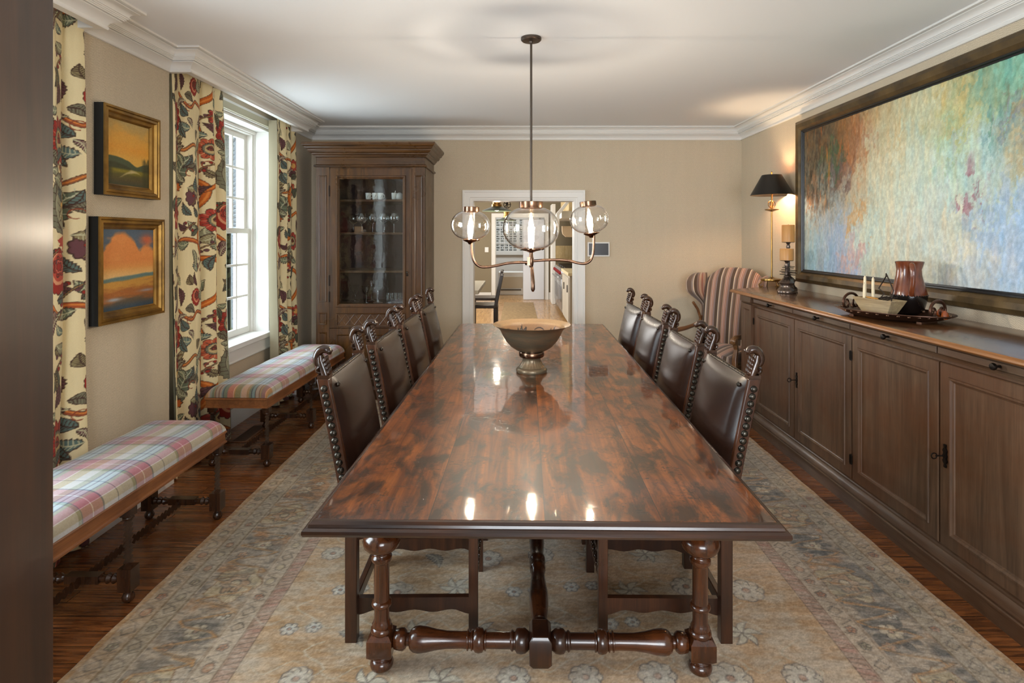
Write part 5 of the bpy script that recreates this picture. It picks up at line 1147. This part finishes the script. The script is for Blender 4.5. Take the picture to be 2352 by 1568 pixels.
for s in (-1, 1):
    b = MB(); x0_ = s*.218
    for q in (-1, 1):
        arc = [(x0_, q*.066*math.sin(a), .066+.048*math.cos(a)) for a in np.linspace(0, PI/2, 9)]
        arc += [(x0_, q*(.038+.028*(1-b2/8)*math.cos(b2)), .066-.034*(1-b2/8)*math.sin(b2)) for b2 in np.linspace(.25, 6.4, 26)]
        b.tube(arc, [.0078-.0045*i/(len(arc)-1) for i in range(len(arc))], 9)
    b.obj('scroll_handle', M_rust, tr, ang=60)
# wooden boat bowl on the tray
M_boat = wood('weathered_driftwood', C(150, 124, 86), C(196, 172, 130), 'x', .7, 0, C(140, 128, 112), .5)
bw = root('dough_bowl', 'pale carved wooden boat shaped bowl on the tray', 'bowl', (1.905, 2.975, ZS+.021), -1.36)
b = MB(); L1, L2, W1_, W2_ = .125, .078, .05, .028
bw_r = [(-L2, L2, -W2_, W2_, 0), (-L1, L1, -W1_, W1_, .082), (-L1+.006, L1-.006, -W1_+.006, W1_-.006, .083), (-L2+.006, L2-.006, -W2_+.006, W2_-.006, .010)]
b.rects(bw_r, lambda u, v, d: (u, v, d), True, True); b.obj('shell', M_boat, bw, bev=.003)
rv = bw.rotation_euler[2]
def inb(u, v, z): return (bw.location[0]+u*math.cos(rv)-v*math.sin(rv), bw.location[1]+u*math.sin(rv)+v*math.cos(rv), bw.location[2]+z)
M_tap = plain('ivory_wax', C(222, 206, 172), .45)
for k, (u, v, h_) in enumerate(((-.10, .01, .185), (-.072, -.02, .145), (-.055, .018, .18))):
    o_ = root('taper_candle', 'thin ivory taper candle in the wooden bowl, '+['farthest and tallest', 'shortest, middle', 'nearest to the jug'][k]+' of three', 'candle', inb(u, v, .011), 0, 'ivory tapers in the wooden bowl')
    MB().lathe([(0, 0), (.0085, 0), (.0085, .01), (.0078, h_*.7), (.0065, h_-.01), (.002, h_), (0, h_)], 12).obj('wax', M_tap, o_)
    MB().tube([(0, 0, h_-.002), (.0005, 0, h_+.006)], .0008, 5).obj('wick', M_dk, o_)
o_ = root('wire_ornament', 'dark bent wire ornament standing in the wooden bowl', 'ornament', inb(.045, 0, .011), rv)
MB().tube([(-.05, 0, .06), (-.02, .01, .10), (-.045, .0, .125), (-.01, .01, .19), (.0, 0, .205), (.02, .0, .17), (.035, .01, .12), (.028, 0, .05), (.03, 0, .0)], .0032, 7).obj('wire', M_iron, o_, ang=80)
b = MB()
for q in range(4): b.tube([(-.06+.02*q, -.02, .06), (-.03+.02*q, .0, .078), (-.01+.02*q, .02, .085)], .0035, 6)
b.obj('twig', M_iron, o_, ang=80)
M_leafo = plain('amber_leaf', C(206, 138, 40), .5)
b = MB(); b.prism([(-.045, 0), (-.02, .016), (.015, .014), (.04, 0), (.015, -.014), (-.02, -.016)], 0, .003, 'z', T(*inb(-.02, -.02, .083), rz=rv, ry=.08)); tag(b.obj('dried_leaf', M_leafo, bev=.001), 'amber coloured dried leaf lying across the wooden bowl', 'leaf')
# jug
def jug_mat():
    t = NT('salt_glazed_brown_jug'); sx = t.n('ShaderNodeSeparateXYZ', {0: t.coord((1, 1, 1))}); n = t.noise(t.coord((1, 1, .3)), 40, 3)
    c = t.mix(t.ramp(n, [(.3, G(0)), (.7, G(1))]), C(88, 40, 22), C(126, 66, 36)); z = t.math('GREATER_THAN', sx.outputs[2], .098)
    c = t.mix(z, C(20, 15, 13), c); t.set(Base_Color=c, Roughness=.22, Coat_Weight=.5); t.bump(t.noise(t.coord((1, 1, 1)), 120, 2), .15, .002); return t.m
M_jug = jug_mat()
jg = root('ceramic_jug', 'tall brown glazed pottery jug with black lower part on the tray', 'jug', (2.105, 3.035, ZS+.018), -.81)
MB().lathe([(0, 0), (.072, 0), (.080, .01), (.097, .07), (.101, .095), (.1005, .103), (.092, .13), (.080, .17), (.071, .205), (.068, .235), (.072, .262), (.076, .276), (.073, .278), (.066, .262), (.062, .235), (.065, .2), (.05, .1), (0, .09)], 40, fn=lambda q, z, t: .84*q*(1+(.10*max(0, math.cos(t-.4))**6 if z > .25 else 0))).obj('body', M_jug, jg, ang=60)
MB().tube(smooth([(.016, -.055, .256), (.030, -.084, .264), (.038, -.102, .235), (.038, -.102, .18), (.032, -.094, .13), (.028, -.076, .104)], 4), lerps([.009, .010, .010, .009, .009, .011], 4), 12, 1.3).obj('handle', M_jug, jg, ang=60)
b = MB()
for k in range(40): t = k*2*PI/40; b.lathe([(0, -.004), (.005, 0), (0, .004)], 7, T(.0845*math.cos(t), .0845*math.sin(t), .100))
b.obj('beaded_band', plain('black_glaze', C(18, 14, 13), .2, coat=.5), jg)
for k, (px2, py2, w2) in enumerate(((2.10, 2.80, .022), (2.06, 2.72, .018))):
    b = MB(); b.loft([[(w2*a*math.cos(t), w2*.8*a*math.sin(t), z) for t in np.linspace(0, 6.283, 9, endpoint=False)] for a, z in ((.5, 0), (1, .012), (.8, .03), (.3, .042))])
    o_ = b.obj('amber_stone', plain('amber_glass_%d' % k, C(132, 62, 20), .15, coat=.5)); o_.location = (px2, py2, ZS+.03); tag(o_, 'rough amber stone on the tray '+('beside the jug' if k == 0 else 'at its near end'), 'stone', 'amber stones on the tray')

# ---------------------------------------------------------------- wing chair
M_str = vcol('striped_upholstery', .8, 600, .3, sheen=.2, spec=.2)
M_wcw = wood('wing_chair_beech', C(94, 60, 34), C(140, 100, 64), 'y', .35, .2, None, .2)
BRN = (84, 68, 57); SEQ = [(.0, .030, BRN), (.030, .036, (214, 196, 172)), (.036, .050, (140, 124, 116)), (.050, .074, (112, 90, 76)), (.074, .080, (206, 186, 160)), (.080, .088, (150, 96, 84)), (.088, .094, (196, 176, 160)), (.094, .102, (150, 96, 84)), (.102, .107, (190, 170, 150)), (.107, .115, (150, 110, 98)), (.115, .13, (132, 116, 112))]
def stripes(u):
    x = np.mod(u+10.02, .13); out = np.zeros(u.shape+(3,)); out[:] = BRN
    for a, b_, c in SEQ: out[(x >= a) & (x < b_)] = c
    return out
wc = root('wing_chair', 'striped wing armchair in the corner behind the sideboard end', 'armchair', (1.775, 5.075, 0), -.80)
# local: faces -y, width along x
def slabgrid(name, outl, nu, front, back, smooth=True):
    pass
nu, nv = 150, 60; U = np.linspace(-.285, .285, nu)
def zt(u): a = np.abs(u)/.285; return 1.215-.015*a-.10*np.clip((a-.45)/.55, 0, 1)**1.5
u = U[None, :]*np.ones((2*nv, 1)); t = np.concatenate([np.linspace(0, 1, nv), np.linspace(1, 0, nv)])[:, None]*np.ones((1, nu)); fr = np.concatenate([np.ones(nv), np.zeros(nv)])[:, None]*np.ones((1, nu))
z = .47+(zt(u)-.47)*t; edge = np.clip(np.minimum((1-t)*8, 1), 0, 1)**.5; edu = np.clip((1-np.abs(u)/.285)*9, 0, 1)**.5
y = .28+.16*(z-.45)/.75-np.where(fr > 0, (.055+.03*np.sin(PI*np.clip(t, 0, 1)))*edge*(.35+.65*edu), -.045*edge)
taper = 1-.10*(1-t); grid('backrest', np.stack([u*taper, y, z], -1), stripes(u), M_str, wc)
for s in (-1, 1):   # wings
    nu2, nv2 = 110, 70; a = np.linspace(0, 2*PI, nu2, endpoint=False)[None, :]*np.ones((nv2, 1)); t = np.linspace(0, 1, nv2)[:, None]*np.ones((1, nu2))
    z = .70+.455*t; sm = lambda q: q*q*(3-2*q)
    d_ = .07+.17*sm(np.clip((t-.30)/.35, 0, 1)); cap = np.sqrt(np.clip(1-((np.clip(t, .80, 1)-.80)/.20)**2, 0.0004, 1)); th_ = .028+.055*sm(np.clip((t-.25)/.4, 0, 1))*(np.cos(a) < .3)*np.clip(.3-np.cos(a), 0, 1)
    cs_ = np.sign(np.cos(a))*np.abs(np.cos(a))**.6; ss_ = np.sign(np.sin(a))*np.abs(np.sin(a))**.6
    yy = .385+.08*(z-.7)-d_/2*(1-cs_)*(.35+.65*cap)*1.0; out = .03*(1-cs_)*sm(np.clip((t-.2)/.6, 0, 1)); xx = s*(.285+out)+th_*ss_*cap*.75
    grid('wing', np.stack([xx, yy, z-.0*(1-cap)], -1), stripes(a*.058), M_str, wc, close_u=True)
    b = MB(); b.tube([(s*.285, .33, .74), (s*.285, .27, .69), (s*.285, .15, .665), (s*.285, .0, .655), (s*.285, -.12, .655), (s*.285, -.20, .658), (s*.285, -.235, .648), (s*.285, -.245, .63), (s*.285, -.235, .612), (s*.285, -.215, .615)], [.014, .016, .018, .02, .022, .022, .02, .016, .012, .008], 12); 
    b.lathe([(0, -.024), (.026, -.022), (.03, 0), (.026, .022), (0, .024)], 18, T(s*.285, -.225, .632, ry=PI/2)); b.obj('armrest', M_wcw, wc, ang=60)
    b = MB(); b.loft([[(s*.28+q*c1, -.20+w_*c2+dy, zz) for c1, c2 in ((-1, -1), (1, -1), (1, 1), (-1, 1))] for q, w_, dy, zz in ((.022, .022, 0, 0), (.022, .022, .0, .40), (.018, .018, .0, .48), (.016, .016, .03, .56), (.02, .02, .0, .63))]); b.obj('leg', M_wcw, wc, bev=.004)
    b = MB(); b.loft([[(s*.27+.02*c1, .30+.02*c2+dy, zz) for c1, c2 in ((-1, -1), (1, -1), (1, 1), (-1, 1))] for dy, zz in ((.08, 0), (.02, .2), (0, .45))]); b.obj('leg', M_wcw, wc, bev=.004)
    b = MB(); b.tube([(s*.286, .30, .69), (s*.289, .285, .74), (s*.295, .25, .81), (s*.31, .19, .88)], .013, 8); b.obj('wing_rail', M_wcw, wc, ang=60)
nu, nv = 150, 90; a = np.linspace(-1, 1, nu)[None, :]*np.ones((nv, 1)); c_ = np.linspace(0, 1, nv)[:, None]*np.ones((1, nu))
path_y = np.where(c_ < .78, .26-.50*c_/.78, -.24-.012*np.sin((c_-.78)/.22*PI)); path_z = np.where(c_ < .78, .515-.02*c_+.025*np.sin(PI*c_/.78)*(1-a*a), .497-.10*(c_-.78)/.22)
edge = np.clip((1-np.abs(a))*12, 0, 1)**.5; zz = .40+(path_z-.40)*(.3+.7*edge)
grid('seat', np.stack([a*.265, path_y, zz], -1), stripes(a*.265+.05), M_str, wc)
b = MB(); b.box(-.265, .265, -.235, .30, .33, .405); b.obj('seat_frame', M_wcw, wc, bev=.006)
b = MB()
for k in range(30): b.lathe([(.006, 0), (.005, .003), (0, .004)], 7, T(-.255+.0176*k, -.2485, .408, rx=PI/2))
b.obj('nailhead_trim', M_nail, wc)

# ---------------------------------------------------------------- wall tablet, floor register
r = root('wall_tablet', 'white framed wall touch screen beside the doorway', 'wall panel', (0, 0, 0))
MB().box(.731, .960, YB-.014, YB-.001, 1.303, 1.452).obj('case', M_white, r, bev=.004); MB().box(.745, .946, YB-.016, YB-.013, 1.317, 1.438).obj('screen', plain('dark_screen', C(34, 32, 34), .25), r)
r = root('floor_register', 'brown slatted wooden floor vent beneath the far window', 'floor vent', (-2.04, 4.33, .0005))
MB().box(-.065, .065, -.19, .19, 0, .004).obj('frame', wood('register_oak', C(92, 54, 28), C(130, 80, 44), 'y', .35, .1), r, bev=.001)
b = MB()
for k in range(9): b.box(-.045+.0105*k, -.040+.0105*k, -.17, .17, .004, .006)
b.obj('slat_grille', plain('register_dark', C(50, 28, 16), .5), r)
# ---------------------------------------------------------------- kitchen beyond the doorway
KY = 13.7
M_olive = plain('olive_grey_paint', C(128, 116, 92), .85)
M_kwhite = plain('kitchen_white_paint', C(222, 220, 212), .5)
M_plank = wood('pale_knotty_pine', C(204, 178, 126), C(226, 204, 156), 'z', .5, .1, C(190, 160, 108), .1)
M_kgrey = plain('grey_painted_cabinet', C(168, 160, 144), .5)
M_ss = plain('stainless_steel', C(176, 176, 174), .25, 1)
sbox('floor_kitchen', (-2.6, 2.6, 6.03, 16.4, -.1, -.001), M_kfloor)
sbox('ceiling_kitchen', (-2.6, 2.6, 6.03, 16.4, 3.1, 3.2), M_ceil)
sbox('wall_kitchen_west', (-2.7, -2.6, 6.03, 16.4, 0, 3.1), M_olive); sbox('wall_kitchen_east', (1.55, 1.65, 6.03, 16.4, 0, 3.1), M_olive)
b = MB(); b.box(-2.6, -.50, KY, KY+.12, 0, 3.1); b.box(.68, 1.55, KY, KY+.12, 0, 3.1); b.box(-.50, .68, KY, KY+.12, 1.98, 3.1); struct(b.obj('wall_kitchen_north', M_olive))
sbox('wall_mudroom_north', (-2.6, 2.6, 16.3, 16.4, 0, 3.1), M_kwhite)
casing(-.50, .68, 1.98, KY, .10, 'door_casing_2', M_kwhite)
struct(MB().box(-2.6, -.61, KY-.02, KY-.001, 0, .17).obj('baseboard_kitchen_west', M_kwhite)); struct(MB().box(.79, 1.55, KY-.02, KY-.001, 0, .17).obj('baseboard_kitchen_east', M_kwhite))
kx = lambda xp, D: (xp-1186)*D/1300
kz = lambda yp, D: 1.5+(545-yp)*D/1300
# mudroom window with panes
e = root('window_4', '', ''); del e['label']; del e['category']; e['kind'] = 'structure'
D = 16.28; x0_, x1_, z0_, z1_ = kx(1139, D), kx(1232, D), kz(577, D), kz(503, D)
b = MB(); mx = kx(1190, D)
for xa, xb in ((x0_, mx-.03), (mx+.03, x1_)):
    for k in range(6): xx = xa+(xb-xa)*k/5; b.box(xx-.014, xx+.014, D-.03, D, z0_, z1_)
    for k in range(5): zz = z0_+(z1_-z0_)*k/4; b.box(xa, xb, D-.028, D-.001, zz-.014, zz+.014)
b.box(x0_-.08, x0_, D-.04, D, z0_, z1_); b.box(x1_, x1_+.08, D-.04, D, z0_, z1_); b.box(x0_-.08, x1_+.08, D-.05, D, z0_-.10, z0_); b.box(x0_-.08, x1_+.08, D-.05, D, z1_, z1_+.09); b.box(mx-.03, mx+.03, D-.04, D, z0_, z1_)
b.obj('window_frame', M_kwhite, e)
def brickwin():
    t = NT('view_of_stone_wall_glass'); v = t.coord((1, 1, 1), rot=(PI/2, 0, 0))
    br = t.n('ShaderNodeTexBrick', {'Vector': v, 'Color1': C(112, 112, 100), 'Color2': C(70, 74, 70), 'Mortar': C(200, 202, 198), 'Scale': 1, 'Mortar Size': .014, 'Brick Width': .2, 'Row Height': .065})
    t.set(Base_Color=br.outputs[0], Roughness=.3); return t.m
MB().box(x0_, x1_, D-.006, D+.002, z0_, z1_).obj('pane', brickwin(), e)
# mudroom bench
r = root('storage_bench', 'white storage bench with a vent slot beyond the kitchen', 'bench')
D = 14.75; x0_, x1_ = kx(1145, D), kx(1202, D)
MB().box(x0_, x1_, D, D+.5, 0, kz(625, D)).obj('body', M_kwhite, r, bev=.01); MB().box(x0_+.03, x1_-.02, D-.012, D, kz(661, D), kz(635, D)).obj('front_panel', plain('pale_oak_front', C(196, 184, 160), .6), r, bev=.004); MB().box(x0_+.06, x1_-.06, D-.016, D-.01, kz(667, D), kz(663.5, D)).obj('vent', plain('vent_dark', C(98, 92, 80), .6), r)
# open white door
r = root('panelled_door', 'open white panelled door at the far end of the kitchen', 'door', (.66, KY-.02, 0), -2.72+PI*0)
b = MB(); Wd, Hd = .50, 1.93
fd = lambda u, v, d: (u, -d, v)
b.box(0, Wd, 0, .035, .01, Hd)
for z0_, z1_ in ((.16, .80), (.95, 1.80)): b.rects([(.10, Wd-.10, z0_, z1_, .0), (.103, Wd-.103, z0_+.003, z1_-.003, .006), (.125, Wd-.125, z0_+.02, z1_-.02, .002)], fd, False, True)
b.obj('slab', plain('cool_white_paint', C(214, 218, 224), .45), r)
for z_, y_ in ((.86, -.04), (.86, .07)): MB().lathe([(0, -.02), (.02, -.015), (.026, 0), (.02, .015), (0, .02)], 14, T(Wd-.06, y_, z_, rx=PI/2)).obj('knob', M_dk, r)
r.rotation_euler = (0, 0, PI+.12)
r = root('light_switch', 'white light switch on the olive kitchen wall', 'switch', (kx(1118, KY), KY-.004, kz(579, KY)))
MB().box(-.045, .045, -.004, .004, 0, .12).obj('plate', M_kwhite, r, bev=.003); MB().box(-.012, .012, -.012, -.004, .04, .08).obj('toggle', M_white, r)
# jute runner
r = MB().box(kx(1140, 8)-.0, .39, 8.0, 13.0, .001, .010).obj('jute_rug', None or plain('woven_jute', C(158, 130, 88), .9, col2=C(122, 98, 64), sc=18, bump=.8, bsc=90)); tag(r, 'woven jute rug on the kitchen floor', 'rug')
# island + stools
r = root('kitchen_island', 'kitchen island with pale wooden top at the left of the doorway', 'island')
MB().box(-1.35, -.425, 6.35, 7.8, .86, .905).obj('countertop', plain('pale_worktop', C(176, 168, 148), .4), r, bev=.006); MB().box(-1.3, -.56, 6.50, 7.7, 0, .86).obj('body', M_kgrey, r, bev=.006); MB().box(-.56, -.50, 6.40, 6.46, 0, .86).obj('leg', wood('island_leg', C(120, 92, 62), C(150, 118, 82), 'z'), r, bev=.004)
M_stool = wood('black_brown_stool', C(34, 24, 18), C(62, 46, 34), 'z', .4, .1)
def stool(x, y, lbl):
    r = root('counter_stool', lbl, 'stool', (x, y, 0), 0, 'dark stools at the kitchen island')
    MB().box(-.19, .19, -.19, .19, .60, .64).obj('seat', M_stool, r, bev=.01)
    for a, c_ in ((-.165, -.165), (-.165, .165)): MB().box(a-.02, a+.02, c_-.02, c_+.02, 0, .60).obj('leg', M_stool, r, bev=.003)
    for c_ in (-.165, .165): b = MB(); b.loft([[(.165+dx-.02, c_-.02, z), (.165+dx+.02, c_-.02, z), (.165+dx+.02, c_+.02, z), (.165+dx-.02, c_+.02, z)] for dx, z in ((0, 0), (0, .6), (.05, .85), (.085, 1.02))]); b.obj('leg', M_stool, r, bev=.003)
    b = MB(); b.box(-.16, .16, -.175, -.155, .18, .21); b.box(-.16, .16, .155, .175, .18, .21); b.box(.15, .17, -.16, .16, .22, .25); b.obj('stretcher', M_stool, r)
    b = MB()
    for z, dx in ((.98, .075), (.86, .052), (.74, .03)): b.box(.158+dx, .176+dx, -.15, .15, z-.03, z+.03)
    b.obj('back_slat', M_stool, r, bev=.003)
stool(-.435, 7.35, 'dark wooden counter stool nearer to the doorway'); stool(-.455, 8.25, 'dark wooden counter stool behind the nearer one')
# range side
r = root('kitchen_range', 'stainless steel range with red knobs on the right of the kitchen', 'range')
MB().box(.86, 1.54, 10.5, 12.6, .08, .90).obj('body', M_ss, r, bev=.006); MB().box(.84, .87, 10.55, 12.55, .76, .88).obj('control_panel', M_ss, r, bev=.01)
for k in range(7): MB().lathe([(.03, 0), (.028, .03), (.0, .034)], 14, T(.84, 10.75+.27*k, .82, ry=-PI/2)).obj('knob', plain('red_knob_%d' % k, C(140, 24, 30), .35), r)
for y0_, y1_ in ((10.58, 11.5), (11.56, 12.52)):
    MB().box(.845, .862, y0_, y1_, .16, .72).obj('oven_door', M_ss, r, bev=.004); MB().box(.842, .846, y0_+.15, y1_-.15, .28, .56).obj('oven_window', plain('oven_glass_%d' % int(y0_), C(40, 38, 36), .2), r); MB().tube([(.80, y0_+.05, .70), (.80, y1_-.05, .70)], .014, 8).obj('handle', M_ss, r)
b = MB()
for k in range(4): b.box(.92, 1.45, 10.6+.5*k, 11.0+.5*k, .90, .93)
b.obj('burner_grate', M_dk, r, bev=.004)
r = root('base_cabinet', 'grey base cabinet with pale top in front of the range', 'cabinet')
MB().box(.83, 1.54, 9.1, 10.47, .88, .93).obj('countertop', plain('cream_counter', C(206, 190, 150), .35), r, bev=.006); MB().box(.86, 1.54, 9.15, 10.45, .08, .88).obj('body', M_kgrey, r, bev=.004)
for k in range(2): d_ = MB().box(.846, .86, 9.2+.63*k, 9.8+.63*k, .12, .84).obj('door', M_kgrey, r, bev=.004); MB().tube([(.83, 9.26+.63*k, .6), (.83, 9.26+.63*k, .72)], .008, 8).obj('handle', M_dk, d_)
r = root('tall_panel', 'tall white end panel beyond the range', 'cabinet end panel'); MB().box(.80, .88, 12.7, 13.3, 0, kz(560, 13)+.9).obj('board', M_kwhite, r, bev=.004)
r = MB().box(.89, 1.549, KY-.06, KY-.021, .93, 1.30)
r = r.obj('pine_backsplash', M_plank); tag(r, 'pale pine board backsplash beyond the range', 'backsplash')
r = root('range_hood', 'white and pine range hood with a carved bracket above the range', 'range hood')
MB().box(.98, 1.54, 10.6, 12.5, 1.98, 3.09).obj('canopy', M_plank, r, bev=.004)
MB().prism([(.84, 1.86), (1.54, 1.86), (1.54, 1.99), (.84, 1.99)], 10.5, 12.6).obj('rim', M_kwhite, r, bev=.004)
D = 10.5
MB().prism([(kx(a, D), kz(c_, D)) for a, c_ in ((1291, 519), (1312, 519), (1313, 524), (1316, 533), (1330, 543), (1330, 545), (1300, 544), (1293, 538), (1291, 530))], D, D+.1).obj('bracket', plain('carved_bracket', C(184, 160, 128), .5), r, bev=.004)
MB().prism([(kx(a, D), kz(c_, D)) for a, c_ in ((1277, 490), (1301, 462), (1309, 462), (1284, 494), (1284, 520), (1277, 520))], D-.12, D-.02).obj('brace', M_kwhite, r, bev=.004)
# pendants
def pendant(xp, yp, D, R_, lbl):
    z = kz(yp, D); r = root('pendant_lamp', lbl, 'pendant lamp', (kx(xp, D), D, z), 0, 'dark metal pendants in the kitchen')
    MB().lathe([(R_, 0), (R_*.95, .012), (R_*.6, .04), (R_*.32, .065), (R_*.30, .065), (R_*.58, .034), (R_*.93, .004)], 36, caps=False).obj('lamp_shade', plain('verdigris_shade_%d' % xp, C(74, 84, 72), .4, .3), r, ang=50)
    MB().lathe([(R_*.34, .06), (R_*.34, .09), (R_*.27, .10), (R_*.27, .15), (R_*.31, .155), (R_*.31, .19), (0, .19)], 24).obj('neck', M_brs, r, ang=45)
    b = MB(); b.lathe([(.008, .18), (.008, 3.09-z)], 8); b.obj('rod', M_dk, r); b = MB(); b.lathe([(0, .0), (.03, .01), (.035, .03), (.02, .05), (0, .055)], 12); b.obj('bulb', emit('pendant_bulb_%d' % xp, C(255, 236, 200), 8), r)
    point('pendant_light', (kx(xp, D), D, z-.03), 8, (1, .9, .75), .04)
pendant(1141, 485, 7.6, .20, 'dark metal pendant lamp nearest in the kitchen'); pendant(1163, 507, 10.6, .17, 'dark metal pendant lamp farther back in the kitchen')
b = MB(); b.lathe([(.055, -.012), (.055, .012), (.045, .012), (.045, -.012)], 16, T(0, 0, 0, rx=PI/2), caps=False); b.tube([(0, 0, 0), (0, 0, 1.13)], .008, 6)
for k in range(5): b.tube([(0, 0, 0), (.055*math.cos(k*1.257), 0, .055*math.sin(k*1.257))], .006, 6)
o_ = b.obj('valve_ornament', M_dk); o_.location = (kx(1165, 8.2), 8.2, kz(470, 8.2)); tag(o_, 'dark wheel shaped ornament hanging beside the pendant', 'ornament')
